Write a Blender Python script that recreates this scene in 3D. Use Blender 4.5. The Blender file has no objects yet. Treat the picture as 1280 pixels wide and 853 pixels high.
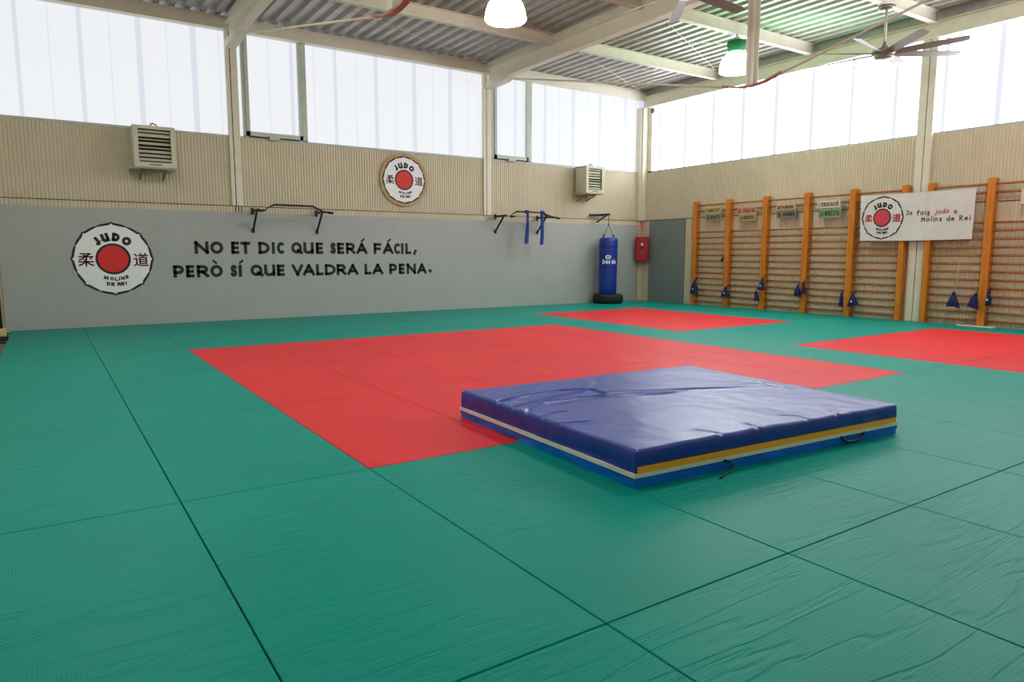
import bpy, bmesh, math, random
from mathutils import Vector, Matrix, noise
random.seed(7)
SC = bpy.context.scene
COL = SC.collection
PI = math.pi

# ------------------------------------------------------------------ camera
cam_d = bpy.data.cameras.new('camera')
cam_d.sensor_fit = 'HORIZONTAL'; cam_d.sensor_width = 36.0
cam_d.lens = 36.0 * 870.55 / 1280.0
cam_d.clip_start = 0.05; cam_d.clip_end = 200
cam = bpy.data.objects.new('camera', cam_d); COL.objects.link(cam)
YAW, PITCH, ROLL = 0.5905, -0.12357, 0.0005
fwd = Vector((math.sin(YAW) * math.cos(PITCH), math.cos(YAW) * math.cos(PITCH), math.sin(PITCH)))
rgt = Vector((math.cos(YAW), -math.sin(YAW), 0)); upv = rgt.cross(fwd)
r2 = rgt * math.cos(ROLL) + upv * math.sin(ROLL); u2 = upv * math.cos(ROLL) - rgt * math.sin(ROLL)
M = Matrix((r2, u2, -fwd)).transposed().to_4x4(); M.translation = (-1.4959, -1.66, 1.2337)
cam.matrix_world = M
SC.camera = cam

# ------------------------------------------------------------------ world, exposure
w = bpy.data.worlds.new('sky'); SC.world = w; w.use_nodes = True
bg = w.node_tree.nodes['Background']; bg.inputs[0].default_value = (0.75, 0.85, 1.0, 1); bg.inputs[1].default_value = 1.0
SC.view_settings.view_transform = 'Standard'; SC.view_settings.look = 'None'
SC.view_settings.exposure = -0.15; SC.view_settings.gamma = 1.0; SC.view_settings.use_curve_mapping = False
SC.cycles.use_denoising = True
SC.cycles.max_bounces = 6; SC.cycles.diffuse_bounces = 4; SC.cycles.glossy_bounces = 3
SC.cycles.sample_clamp_indirect = 4.0
GLOW_BACK, GLOW_RIGHT, GLOW_FRONT = 0.97, 8.5, 1.2   # daylight through the translucent sheets; the right wall faces the brighter sky
LAMP_GLOW = 62.0           # lamp mouths under the acrylic shades

# ------------------------------------------------------------------ materials
def srgb(r, g, b):
    f = lambda c: (c / 255 / 12.92) if c / 255 <= 0.04045 else ((c / 255 + 0.055) / 1.055) ** 2.4
    return (f(r), f(g), f(b), 1)
MATS = {}
def mat(name, col, rough=0.6, metal=0.0, var=0.06, scale=4.0, bump=0.0, bscale=60.0, spec=0.5, objvar=0.0):
    if name in MATS: return MATS[name]
    m = bpy.data.materials.new(name); m.use_nodes = True; MATS[name] = m
    nt = m.node_tree; N = nt.nodes; L = nt.links
    b = N['Principled BSDF']; b.inputs['Roughness'].default_value = rough; b.inputs['Metallic'].default_value = metal
    b.inputs['Specular IOR Level'].default_value = spec
    tc = N.new('ShaderNodeTexCoord'); nz = N.new('ShaderNodeTexNoise'); nz.inputs['Scale'].default_value = scale
    nz.inputs['Detail'].default_value = 4
    geo = N.new('ShaderNodeNewGeometry'); L.new(geo.outputs['Position'], nz.inputs['Vector'])
    mr = N.new('ShaderNodeMapRange'); mr.inputs[1].default_value = 0.3; mr.inputs[2].default_value = 0.7
    mr.inputs[3].default_value = 1 - var; mr.inputs[4].default_value = 1 + var
    L.new(nz.outputs['Fac'], mr.inputs[0])
    hsv = N.new('ShaderNodeHueSaturation'); hsv.inputs['Color'].default_value = col
    if objvar:
        oi = N.new('ShaderNodeObjectInfo'); m2 = N.new('ShaderNodeMapRange')
        m2.inputs[3].default_value = 1 - objvar; m2.inputs[4].default_value = 1 + objvar
        L.new(oi.outputs['Random'], m2.inputs[0])
        mm = N.new('ShaderNodeMath'); mm.operation = 'MULTIPLY'
        L.new(mr.outputs[0], mm.inputs[0]); L.new(m2.outputs[0], mm.inputs[1]); L.new(mm.outputs[0], hsv.inputs['Value'])
    else:
        L.new(mr.outputs[0], hsv.inputs['Value'])
    L.new(hsv.outputs[0], b.inputs['Base Color'])
    if bump:
        n2 = N.new('ShaderNodeTexNoise'); n2.inputs['Scale'].default_value = bscale; n2.inputs['Detail'].default_value = 3
        L.new(geo.outputs['Position'], n2.inputs['Vector'])
        bp = N.new('ShaderNodeBump'); bp.inputs['Strength'].default_value = bump; bp.inputs['Distance'].default_value = 0.01
        L.new(n2.outputs['Fac'], bp.inputs['Height']); L.new(bp.outputs[0], b.inputs['Normal'])
    return m

def tatami(name, col, rough):
    m = mat(name, col, rough, var=0.05, scale=1.3, objvar=0.03, spec=0.09)
    nt = m.node_tree; N = nt.nodes; L = nt.links; b = N['Principled BSDF']
    geo = N.new('ShaderNodeNewGeometry')
    def wave(vec, scale, direction):
        wv = N.new('ShaderNodeTexWave'); wv.wave_type = 'BANDS'; wv.bands_direction = direction
        wv.inputs['Scale'].default_value = scale; L.new(geo.outputs['Position'], wv.inputs['Vector']); return wv
    # straw weave: a fine square relief
    wx = wave(None, 26.0, 'X'); wy = wave(None, 20.0, 'Y')
    mul = N.new('ShaderNodeMath'); mul.operation = 'MULTIPLY'; L.new(wx.outputs['Fac'], mul.inputs[0]); L.new(wy.outputs['Fac'], mul.inputs[1])
    b1 = N.new('ShaderNodeBump'); b1.inputs['Strength'].default_value = 0.6; b1.inputs['Distance'].default_value = 0.0012
    L.new(mul.outputs[0], b1.inputs['Height'])
    # creases of the vinyl cover, running across the mat
    mp = N.new('ShaderNodeMapping'); mp.inputs['Scale'].default_value = (0.9, 8.0, 1.0); mp.inputs['Rotation'].default_value = (0, 0, 0.12)
    L.new(geo.outputs['Position'], mp.inputs['Vector'])
    nz = N.new('ShaderNodeTexNoise'); nz.inputs['Scale'].default_value = 1.0; nz.inputs['Detail'].default_value = 2.0
    nz.inputs['Distortion'].default_value = 0.6; L.new(mp.outputs[0], nz.inputs['Vector'])
    # ridged: narrow valleys where the noise crosses its middle value
    sub = N.new('ShaderNodeMath'); sub.operation = 'SUBTRACT'; sub.inputs[1].default_value = 0.5; L.new(nz.outputs['Fac'], sub.inputs[0])
    ab = N.new('ShaderNodeMath'); ab.operation = 'ABSOLUTE'; L.new(sub.outputs[0], ab.inputs[0])
    rg = N.new('ShaderNodeMapRange'); rg.inputs[1].default_value = 0.0; rg.inputs[2].default_value = 0.05; rg.inputs[3].default_value = 0.0; rg.inputs[4].default_value = 1.0
    rg.interpolation_type = 'SMOOTHSTEP'; L.new(ab.outputs[0], rg.inputs[0])
    msk = N.new('ShaderNodeTexNoise'); msk.inputs['Scale'].default_value = 0.8; L.new(geo.outputs['Position'], msk.inputs['Vector'])
    mk = N.new('ShaderNodeMapRange'); mk.inputs[1].default_value = 0.40; mk.inputs[2].default_value = 0.62; L.new(msk.outputs['Fac'], mk.inputs[0])
    # the nearest rows are the worn, loose ones
    sx = N.new('ShaderNodeSeparateXYZ'); L.new(geo.outputs['Position'], sx.inputs[0])
    my = N.new('ShaderNodeMapRange'); my.inputs[1].default_value = 1.9; my.inputs[2].default_value = 4.0; my.inputs[3].default_value = 1.0; my.inputs[4].default_value = 0.12
    L.new(sx.outputs['Y'], my.inputs[0])
    mm = N.new('ShaderNodeMath'); mm.operation = 'MULTIPLY'; L.new(mk.outputs[0], mm.inputs[0]); L.new(my.outputs[0], mm.inputs[1])
    m3 = N.new('ShaderNodeMath'); m3.operation = 'MULTIPLY'; L.new(mm.outputs[0], m3.inputs[0]); L.new(rg.outputs[0], m3.inputs[1])
    b2 = N.new('ShaderNodeBump'); b2.inputs['Strength'].default_value = 0.32; b2.inputs['Distance'].default_value = 0.012
    L.new(m3.outputs[0], b2.inputs['Height']); L.new(b1.outputs[0], b2.inputs['Normal'])
    # gentle waviness
    n3 = N.new('ShaderNodeTexNoise'); n3.inputs['Scale'].default_value = 2.2; n3.inputs['Detail'].default_value = 3; L.new(geo.outputs['Position'], n3.inputs['Vector'])
    b3 = N.new('ShaderNodeBump'); b3.inputs['Strength'].default_value = 0.25; b3.inputs['Distance'].default_value = 0.02
    L.new(n3.outputs['Fac'], b3.inputs['Height']); L.new(b2.outputs[0], b3.inputs['Normal'])
    L.new(b3.outputs[0], b.inputs['Normal'])
    return m

def glow(name, col, strength):
    m = bpy.data.materials.new(name); m.use_nodes = True; MATS[name] = m
    nt = m.node_tree; N = nt.nodes; b = N['Principled BSDF']
    b.inputs['Base Color'].default_value = (0.1, 0.1, 0.1, 1); b.inputs['Roughness'].default_value = 0.6
    b.inputs['Emission Color'].default_value = col; b.inputs['Emission Strength'].default_value = strength
    return m

def wood(name, c1, c2):
    m = bpy.data.materials.new(name); m.use_nodes = True; MATS[name] = m
    nt = m.node_tree; N = nt.nodes; L = nt.links; b = N['Principled BSDF']; b.inputs['Roughness'].default_value = 0.42
    geo = N.new('ShaderNodeNewGeometry'); mp = N.new('ShaderNodeMapping'); mp.inputs['Scale'].default_value = (14, 14, 1.6)
    L.new(geo.outputs['Position'], mp.inputs['Vector'])
    nz = N.new('ShaderNodeTexNoise'); nz.inputs['Scale'].default_value = 1.5; nz.inputs['Detail'].default_value = 5; L.new(mp.outputs[0], nz.inputs['Vector'])
    cr = N.new('ShaderNodeValToRGB'); cr.color_ramp.elements[0].position = 0.3; cr.color_ramp.elements[0].color = c1
    cr.color_ramp.elements[1].position = 0.7; cr.color_ramp.elements[1].color = c2
    L.new(nz.outputs['Fac'], cr.inputs[0]); L.new(cr.outputs[0], b.inputs['Base Color'])
    return m

GREEN = tatami('green_tatami_vinyl', srgb(0, 150, 136), 0.40)
RED = tatami('red_tatami_vinyl', srgb(228, 54, 60), 0.40)
CONC = mat('concrete', srgb(120, 118, 112), 0.8)
CLAD = mat('beige_corrugated_steel', srgb(214, 202, 178), 0.5, var=0.04, scale=2)
PANEL = mat('grey_wall_panel', srgb(174, 178, 177), 0.55, var=0.03, scale=3, bump=0.05, bscale=220)
FLATB = mat('beige_flashing', srgb(212, 200, 172), 0.5)
STEEL = mat('cream_painted_steel', srgb(230, 224, 208), 0.45, var=0.04, scale=5)
DARKJ = mat('dark_joint', srgb(52, 42, 36), 0.8)
SILL = mat('grey_sill', srgb(188, 192, 190), 0.45)
DECK = mat('galvanised_deck', srgb(176, 172, 168), 0.45, metal=0.35, var=0.12, scale=9)
FRAME = mat('grey_green_window_frame', srgb(196, 204, 194), 0.45)
DOOR = mat('grey_door', srgb(124, 134, 134), 0.5, var=0.03, bump=0.05, bscale=150)
WOODP = wood('honey_pine', srgb(196, 112, 22), srgb(226, 142, 44))
WOODR = wood('rung_beech', srgb(160, 94, 38), srgb(186, 120, 56))
BLACK = mat('black_metal', srgb(24, 22, 22), 0.45)
INK = mat('black_paint', srgb(26, 28, 28), 0.6, var=0.03)
WHITEP = mat('white_print', srgb(248, 248, 252), 0.55, var=0.02)
REDP = mat('red_print', srgb(224, 42, 40), 0.55, var=0.03)
DRED = mat('dark_red_print', srgb(176, 38, 42), 0.55)
NAVY = mat('navy_vinyl', srgb(22, 56, 156), 0.34, var=0.16, scale=7, bump=0.12, bscale=30)
BLUE = mat('bright_blue_vinyl', srgb(6, 112, 226), 0.4, var=0.06)
YEL = mat('yellow_band', srgb(250, 176, 20), 0.5)
WBAND = mat('white_piping', srgb(226, 224, 216), 0.5)
BAGB = mat('blue_bag_vinyl', srgb(14, 54, 158), 0.38, var=0.05)
CLOTH = mat('navy_cloth', srgb(20, 36, 92), 0.8, var=0.15, scale=40, bump=0.3, bscale=80)
BELT = mat('blue_cotton', srgb(34, 56, 138), 0.8, var=0.1, scale=30, bump=0.3, bscale=120)
RUB = mat('black_rubber', srgb(26, 26, 26), 0.7, var=0.1, scale=20)
HEAT = mat('cream_grey_enamel', srgb(205, 203, 180), 0.45)
HEATD = mat('heater_inside', srgb(48, 44, 40), 0.7)
FIRE = mat('fire_red_enamel', srgb(168, 20, 30), 0.35, var=0.03)
FANM = mat('brushed_fan_metal', srgb(150, 142, 134), 0.4, metal=0.6, var=0.05)
FANB = mat('grey_fan_blade', srgb(138, 130, 126), 0.45, var=0.04)
GCAP = mat('dark_green_lamp_cap', srgb(20, 92, 62), 0.45)
RUST = mat('red_primer', srgb(178, 128, 112), 0.5)
WCABLE = mat('cream_cable', srgb(214, 204, 176), 0.5)
BANN = mat('white_banner_vinyl', srgb(226, 226, 224), 0.5, var=0.03, scale=6)
BEIGEW = mat('pale_wood', srgb(206, 184, 140), 0.6)
PLAQUE = wood('plaque_wood', srgb(172, 136, 84), srgb(196, 160, 106))
CHAIN = mat('grey_chain', srgb(110, 110, 108), 0.4, metal=0.6)
GREYM = mat('grey_metal', srgb(120, 120, 116), 0.5)
PANES = {k: (glow('translucent_sheet_' + k, (0.93, 0.955, 1.0, 1), g), glow('translucent_sheet_stud_shade_' + k, (0.84, 0.89, 1.0, 1), g * (0.90 if k == 'back' else .113 if k == 'right' else .6)), glow('translucent_sheet_joint_' + k, (0.84, 0.885, 1.0, 1), g * (0.94 if k == 'back' else .123 if k == 'right' else .6))) for k, g in (('back', GLOW_BACK), ('right', GLOW_RIGHT), ('front', GLOW_FRONT))}
SHADE_A = glow('lamp_shade_white', (0.95, 1.0, 0.84, 1), 20.0)
SHADE_B = glow('lamp_shade_greenish', (0.34, 1.0, 0.42, 1), 24.0)
MOUTH = glow('lamp_mouth', (1.0, 1.0, 0.96, 1), LAMP_GLOW)

# ------------------------------------------------------------------ mesh building
def wloc(o):
    v = Vector((0, 0, 0))
    while o is not None:
        v = v + o.location; o = o.parent
    return v
class MB:
    def __init__(s): s.v = []; s.f = []; s.sm = []
    def add(s, vs, fs, smooth=False):
        b = len(s.v); s.v += [tuple(q) for q in vs]; s.f += [tuple(i + b for i in f) for f in fs]; s.sm += [smooth] * len(fs); return s
    def box(s, x0, x1, y0, y1, z0, z1):
        return s.add([(x0, y0, z0), (x1, y0, z0), (x1, y1, z0), (x0, y1, z0), (x0, y0, z1), (x1, y0, z1), (x1, y1, z1), (x0, y1, z1)],
                     [(0, 3, 2, 1), (4, 5, 6, 7), (0, 1, 5, 4), (1, 2, 6, 5), (2, 3, 7, 6), (3, 0, 4, 7)])
    def bbox(s, x0, x1, y0, y1, z0, z1, b=0.005):
        bm = bmesh.new(); bmesh.ops.create_cube(bm, size=1)
        for v in bm.verts:
            v.co = Vector((x0 + (v.co.x + .5) * (x1 - x0), y0 + (v.co.y + .5) * (y1 - y0), z0 + (v.co.z + .5) * (z1 - z0)))
        bmesh.ops.bevel(bm, geom=bm.edges[:], offset=b, segments=2, profile=.5, affect='EDGES')
        bm.verts.ensure_lookup_table(); bm.verts.index_update()
        s.add([v.co[:] for v in bm.verts], [[v.index for v in f.verts] for f in bm.faces]); bm.free(); return s
    def prism(s, poly, axis, a, b):
        # poly: 2D points; axis 0/1/2 = extrusion axis
        def P(q, t):
            if axis == 0: return (t, q[0], q[1])
            if axis == 1: return (q[0], t, q[1])
            return (q[0], q[1], t)
        n = len(poly)
        return s.add([P(q, a) for q in poly] + [P(q, b) for q in poly],
                     [tuple(range(n))[::-1], tuple(range(n, 2 * n))] + [(i, (i + 1) % n, n + (i + 1) % n, n + i) for i in range(n)])
    def bar(s, p, q, wd, ht, up=(0, 0, 1)):
        p = Vector(p); q = Vector(q); d = (q - p).normalized(); u = Vector(up)
        sx = d.cross(u)
        if sx.length < 1e-4: sx = d.cross(Vector((1, 0, 0)))
        sx.normalize(); u = sx.cross(d)
        vs = []
        for c in (p, q):
            for a, b in ((-1, -1), (1, -1), (1, 1), (-1, 1)): vs.append(c + sx * (a * wd / 2) + u * (b * ht / 2))
        return s.add(vs, [(0, 1, 2, 3), (7, 6, 5, 4), (0, 4, 5, 1), (1, 5, 6, 2), (2, 6, 7, 3), (3, 7, 4, 0)])
    def tube(s, pts, r, n=8, caps=True):
        pts = [Vector(q) for q in pts]; m = len(pts); rr = r if isinstance(r, (list, tuple)) else [r] * m
        d = (pts[1] - pts[0]).normalized(); u = d.orthogonal().normalized(); vs = []; fs = []
        for i in range(m):
            if i == 0: t = pts[1] - pts[0]
            elif i == m - 1: t = pts[-1] - pts[-2]
            else: t = (pts[i + 1] - pts[i]).normalized() + (pts[i] - pts[i - 1]).normalized()
            t.normalize(); u = (u - t * u.dot(t)).normalized(); b = t.cross(u)
            for k in range(n):
                a = 2 * PI * k / n; vs.append(pts[i] + (u * math.cos(a) + b * math.sin(a)) * rr[i])
        for i in range(m - 1):
            for k in range(n): fs.append((i * n + k, i * n + (k + 1) % n, (i + 1) * n + (k + 1) % n, (i + 1) * n + k))
        s.add(vs, fs, True)
        if caps:
            base = len(s.v) - m * n
            s.f += [tuple(range(base, base + n))[::-1], tuple(range(base + (m - 1) * n, base + m * n))]; s.sm += [False, False]
        return s
    def lathe(s, prof, c, n=24, closed=False):
        vs = []; fs = []; m = len(prof)
        for r, z in prof:
            for k in range(n):
                a = 2 * PI * k / n; vs.append((c[0] + r * math.cos(a), c[1] + r * math.sin(a), c[2] + z))
        for i in range(m - 1 + (1 if closed else 0)):
            j = (i + 1) % m
            for k in range(n): fs.append((i * n + k, i * n + (k + 1) % n, j * n + (k + 1) % n, j * n + k))
        s.add(vs, fs, True)
        if not closed:
            base = len(s.v) - m * n
            if prof[0][0] > 1e-6: s.f.append(tuple(range(base, base + n))[::-1]); s.sm.append(False)
            if prof[-1][0] > 1e-6: s.f.append(tuple(range(base + (m - 1) * n, base + m * n))); s.sm.append(False)
        return s
    def build(s, name, m, parent=None, loc=None, **props):
        o0 = wloc(parent) if parent else Vector((0, 0, 0))
        own = Vector(loc) if loc is not None else (o0 if parent else Vector((0, 0, 0)))
        if parent is None and loc is None and s.v:
            xs = [v[0] for v in s.v]; ys = [v[1] for v in s.v]; zs = [v[2] for v in s.v]
            own = Vector(((min(xs) + max(xs)) / 2, (min(ys) + max(ys)) / 2, min(zs)))
        me = bpy.data.meshes.new(name)
        me.from_pydata([(v[0] - own.x, v[1] - own.y, v[2] - own.z) for v in s.v], [], s.f)
        me.polygons.foreach_set('use_smooth', s.sm)
        me.materials.append(m); me.update()
        o = bpy.data.objects.new(name, me); COL.objects.link(o)
        o.location = own - o0
        if parent: o.parent = parent
        for k, v in props.items(): o[k] = v
        return o
def share(o, name, parent, loc):
    c = o.copy(); c.name = name; COL.objects.link(c); c.parent = parent; c.location = Vector(loc) - (wloc(parent) if parent else Vector((0, 0, 0))); return c
def empty(name, loc, label=None, category=None, group=None, kind=None):
    o = bpy.data.objects.new(name, None); COL.objects.link(o); o.location = loc; o.empty_display_size = 0.1
    if label: o['label'] = label
    if category: o['category'] = category
    if group: o['group'] = group
    if kind: o['kind'] = kind
    return o
def tag(o, label, category, group=None):
    o['label'] = label; o['category'] = category
    if group: o['group'] = group
    return o
def copy_tree(o, parent=None):
    c = o.copy(); COL.objects.link(c); c.parent = parent
    for ch in o.children: copy_tree(ch, c)
    return c

# ------------------------------------------------------------------ floor: slab + tatami mats
XW, YW, XB = -2.55, -2.25, 12.05     # wall_left, wall_front (behind the camera), wall_right planes
YA = 12.20                            # face of the grey panel on wall_back
floor = MB().box(XW - .2, XB + .3, YW - .2, 12.6, -.2, -.04).build('floor', CONC, kind='structure', label='hall floor covered with interlocking green and red tatami mats')
ROWS = [-2.10, 0.0, 2.06, 4.10, 6.14, 8.165, 10.20, 12.18]
def is_red(i, j):
    if 0 <= i < 6 and 2 <= j <= 4: return True
    if 7 <= i < 10 and 4 <= j <= 5: return True
    if 7 <= i < 11 and 1 <= j <= 2: return True
    return False
cache = {}
for j in range(7):
    for i in range(-2, 12):
        red = is_red(i, j)
        key = (red, j)
        x0 = i; y0 = ROWS[j]; ln = ROWS[j + 1] - ROWS[j]
        if key not in cache:
            g = .0024
            o = MB().bbox(g, 1 - g, g, ln - g, -.04, 0, .0045).build('tatami_mat', RED if red else GREEN, loc=(0, 0, 0))
            o.parent = floor; o.location = Vector((x0, y0, 0)) - floor.location; cache[key] = o
        else:
            o = share(cache[key], 'tatami_mat', floor, (x0, y0, 0))
        o['label'] = 'red tatami mat' if red else 'green tatami mat'

# ------------------------------------------------------------------ corrugated walls
PITCHR = 0.055
def corrugated(mb, along, a0, a1, plane, z0, z1, toward):
    # along: 'x' wall in plane y=plane, or 'y' wall in plane x=plane ; toward = sign of the normal into the room
    n = int(round((a1 - a0) / PITCHR)); d = 0.012; pts = []
    for k in range(n):
        b = a0 + k * PITCHR
        pts += [(b, 0), (b + .014, 0), (b + .021, 1), (b + .048, 1)]
    pts.append((a1, 0))
    vs = []
    for a, h in pts:
        q = plane + toward * d * h
        for z in (z0, z1): vs.append((a, q, z) if along == 'x' else (q, a, z))
    fs = [(2 * k, 2 * k + 2, 2 * k + 3, 2 * k + 1) for k in range(len(pts) - 1)]
    mb.add(vs, fs); return mb
ZJ, ZS = 2.14, 3.39
# back wall (the one with the slogan)
wb = corrugated(MB(), 'x', XW, XB, 12.30, ZJ, ZS, -1).box(XW - .1, XB + .3, 12.31, 12.45, -.04, ZS).build('wall_back', CLAD, kind='structure', label='back wall of beige corrugated steel above a smooth grey panel')
corrugated(MB(), 'x', XW, 11.9, 12.245, -.04, ZJ - .012, -1).box(XW, 11.9, 12.247, 12.31, -.04, ZJ - .012).build('cladding', CLAD, wb)
MB().box(XW, XB, 12.232, 12.31, ZJ - .012, ZJ).build('cladding_joint', DARKJ, wb)
MB().bbox(-2.06, 11.86, YA, 12.232, -.035, 2.02, .006).build('wall_panel', PANEL, wb, label='smooth pale grey panel along the lower wall')
MB().box(11.86, 11.885, 12.215, 12.245, -.035, 2.03).build('panel_edge', DARKJ, wb)
MB().box(11.89, XB, 12.215, 12.31, -.035, ZJ - .012).build('corner_flashing', FLATB, wb)
MB().bbox(11.83, 11.89, 12.202, 12.245, 2.0, 2.07, .01).build('corner_cap', FLATB, wb)
# right wall (the one with the climbing bars)
wr = corrugated(MB(), 'y', YW, 12.30, XB, ZJ, ZS, -1).box(XB + .001, XB + .15, YW - .2, 12.45, -.04, ZS).build('wall_right', CLAD, kind='structure', label='right wall of beige corrugated steel behind the wooden climbing bars')
corrugated(MB(), 'y', YW, 10.45, XB, -.04, ZJ - .01, -1).build('cladding', CLAD, wr)
MB().box(XB - .016, XB + .01, YW, 12.22, ZJ - .01, ZJ + .004).build('cladding_joint', DARKJ, wr)
MB().box(XB - .02, XB + .01, 10.45, 10.66, -.04, ZJ - .01).build('door_flashing', FLATB, wr)
# walls beside and behind the camera
wl = corrugated(MB(), 'y', YW, 12.30, XW, -.04, 5.2, 1).box(XW - .15, XW - .001, YW - .2, 12.45, -.04, 5.58).build('wall_left', CLAD, kind='structure', label='left wall of beige corrugated steel')
wf = corrugated(MB(), 'x', XW, XB, YW, -.04, ZS, 1).box(XW - .15, XB + .15, YW - .15, YW - .001, -.04, ZS).build('wall_front', CLAD, kind='structure', label='front wall of beige corrugated steel')

# ------------------------------------------------------------------ door in the right wall
dr = MB().bbox(XB - .03, XB + .0, 10.68, 11.93, -.035, 2.125, .004).build('door_1', DOOR, kind='structure', label='flat grey door in the corner of the right wall')
MB().box(XB - .036, XB - .0, 10.66, 10.68, -.035, 2.128).build('door_edge', GREYM, dr)

# ------------------------------------------------------------------ window bands of translucent sheets
WN = [0]
def window_band(along, a0, a1, plane, z0, z1, toward, offset, label, sash=None):
    WN[0] += 1
    mid = (a0 + a1) / 2; PANE, PANE2, PANE3 = PANES['right' if along == 'y' else ('back' if plane > 0 else 'front')]
    base = (mid, plane, z0) if along == 'x' else (plane, mid, z0)
    root = empty('window_%d' % WN[0], base, label, kind='structure')
    def slab(p0, p1, d0, d1, za, zb):
        m = MB()
        q0, q1 = sorted((plane + toward * d0, plane + toward * d1))
        return m.box(p0, p1, q0, q1, za, zb) if along == 'x' else m.box(q0, q1, p0, p1, za, zb)
    # joints every 0.435 m, every second one dimmer: an outside stud's shade put into its glow
    P = 0.435; k = math.floor((a0 - offset) / P) ; edges = [a0]
    marks = []
    while True:
        j = offset + k * P
        if j > a1 - .06: break
        if j > a0 + .06: marks.append((j, k % 2 == 0))
        k += 1
    cur = a0
    for j, strong in marks:
        hw = (.028 + .022 * abs(math.sin(7.3 * k + j * 3))) if strong else .010
        if j - hw - cur > .02: slab(cur, j - hw, -.02, 0, z0, z1).build('pane', PANE, root)
        slab(j - hw, j + hw, -.02, .004, z0, z1).build('sheet_joint', PANE2 if strong else PANE3, root)
        cur = j + hw
    slab(cur, a1, -.02, 0, z0, z1).build('pane', PANE, root)
    slab(a0, a1, -.03, .05, z0 - .045, z0).build('window_sill', SILL, root)
    if sash:
        s0, s1 = sash
        fd = .055
        sh = slab(s0, s0 + .045, 0, fd, z0, z1).build('window_frame', FRAME, root)
        slab(s0 + .055, s0 + .12, 0, fd + .02, z0 + .02, z1).build('sash_stile', FRAME, root)
        slab(s1 - .125, s1 - .07, 0, fd + .02, z0 + .02, z1).build('sash_stile', FRAME, root)
        slab(s1 - .06, s1 + .03, 0, fd, z0, z1).build('window_frame', FRAME, root)
        slab(s0 + .055, s1 - .07, 0, fd + .02, z0 + .02, z0 + .10).build('sash_rail', FRAME, root)
        slab(s0, s1 + .03, 0, fd, z0 - .005, z0 + .014).build('window_frame', FRAME, root)
        mid2 = (s0 + s1) / 2
        slab(mid2 - .13, mid2 + .06, fd, fd + .07, z0 - .03, z0 + .035).build('window_opener', FRAME, root)
        slab(mid2 - .5, mid2 + .45, fd, fd + .015, z0 - .005, z0 + .012).build('opener_rod', DARKJ, root)
    return root
ZW = 3.43
window_band('x', XW, 1.55, 12.33, ZW, 5.30, -1, -1.60, 'translucent window band over the large painted emblem')
window_band('x', 1.73, 7.06, 12.33, ZW, 5.30, -1, -1.60, 'translucent window band with a sash over the wooden emblem plaque', sash=(1.80, 2.98))
window_band('x', 7.25, 11.95, 12.33, ZW, 5.30, -1, -1.60, 'translucent window band with a sash near the corner of the hall', sash=(7.30, 8.38))
window_band('y', 5.12, 12.20, XB + .06, ZW, 5.08, -1, .4, 'translucent window band of the right wall behind the ceiling fan')
window_band('y', YW, 4.86, XB + .06, ZW, 5.08, -1, .4, 'translucent window band of the right wall past the column')

window_band('x', XW, XB, YW - .02, ZW, 5.2, 1, .3, 'translucent window band of the front wall')

# ------------------------------------------------------------------ columns
def column_back(x, label):
    r = MB().box(x - .10, x - .035, 12.245, 12.34, -.03, 5.50).build('steel_column', STEEL, kind='structure', label=label)
    MB().box(x - .035, x - .018, 12.258, 12.34, -.03, 5.50).build('column_groove', DARKJ, r)
    MB().box(x - .018, x + .10, 12.245, 12.34, -.03, 5.50).build('column_flange', STEEL, r)
    return r
column_back(1.63, 'cream steel column between the first two window bands of the back wall')
column_back(7.15, 'cream steel column beside the second sash window of the back wall')
cc = MB().box(11.90, 12.06, 12.10, 12.34, 2.14, 5.06).build('steel_column', STEEL, kind='structure', label='cream steel column in the corner over the red cabinet')
MB().box(11.86, 11.90, 12.16, 12.34, 2.14, 5.06).build('column_flange', STEEL, cc)
MB().box(12.06, 12.12, 11.95, 12.10, 2.14, 5.06).build('column_flange', STEEL, cc)
cr_ = MB().box(11.985, 12.12, 4.86, 4.975, -.035, 5.06).build('steel_column', STEEL, kind='structure', label='cream steel column of the right wall behind the banner')
MB().box(12.0, 12.12, 4.975, 4.99, -.035, 5.06).build('column_groove', DARKJ, cr_)
MB().box(11.985, 12.12, 4.99, 5.12, -.035, 5.06).build('column_flange', STEEL, cr_)
column_l = MB().box(XW - .05, XW + .08, 4.86, 5.10, -.035, 5.06).build('steel_column', STEEL, kind='structure', label='cream steel column of the left wall')

# ------------------------------------------------------------------ roof
deck = MB(); n = int((XB + .25 - XW + .2) / .25); pts = []
for k in range(n + 1):
    b = XW - .2 + k * .25
    pts += [(b, 5.585), (b + .085, 5.585), (b + .115, 5.515), (b + .215, 5.515)]
pts.append((XW - .2 + (n + 1) * .25, 5.585))
ys = (YW - .2, 12.5); vs = []; fs = []
for x, z in pts:
    for y in ys: vs.append((x, y, z))
for k in range(len(pts) - 1): fs.append((2 * k, 2 * k + 1, 2 * k + 3, 2 * k + 2))
deck.add(vs, fs)
ceiling = deck.build('ceiling', DECK, kind='structure', label='ribbed galvanised metal roof deck on cream steel beams')
MB().box(XW - .3, XB + .4, YW - .3, 12.6, 5.60, 5.66).build('roof_sheet', DECK, ceiling)
def ibeam_x(x0, x1, y, z0, z1, wd, name, label):
    r = MB().box(x0, x1, y - wd / 2, y + wd / 2, z0, z0 + .014).box(x0, x1, y - .006, y + .006, z0, z1).box(x0, x1, y - wd / 2, y + wd / 2, z1 - .014, z1).build(name, STEEL, kind='structure', label=label)
    return r
PUR = [9.75, 7.30, 4.92, 2.50, .05]
BAYX = [(XW, 1.54), (1.66, 7.09), (7.21, 11.93)]
WHICH = ['over the first bay beside the left wall', 'over the middle bay', 'over the bay next to the climbing bars']
ORD = ['first', 'second', 'third', 'fourth', 'fifth']
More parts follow.
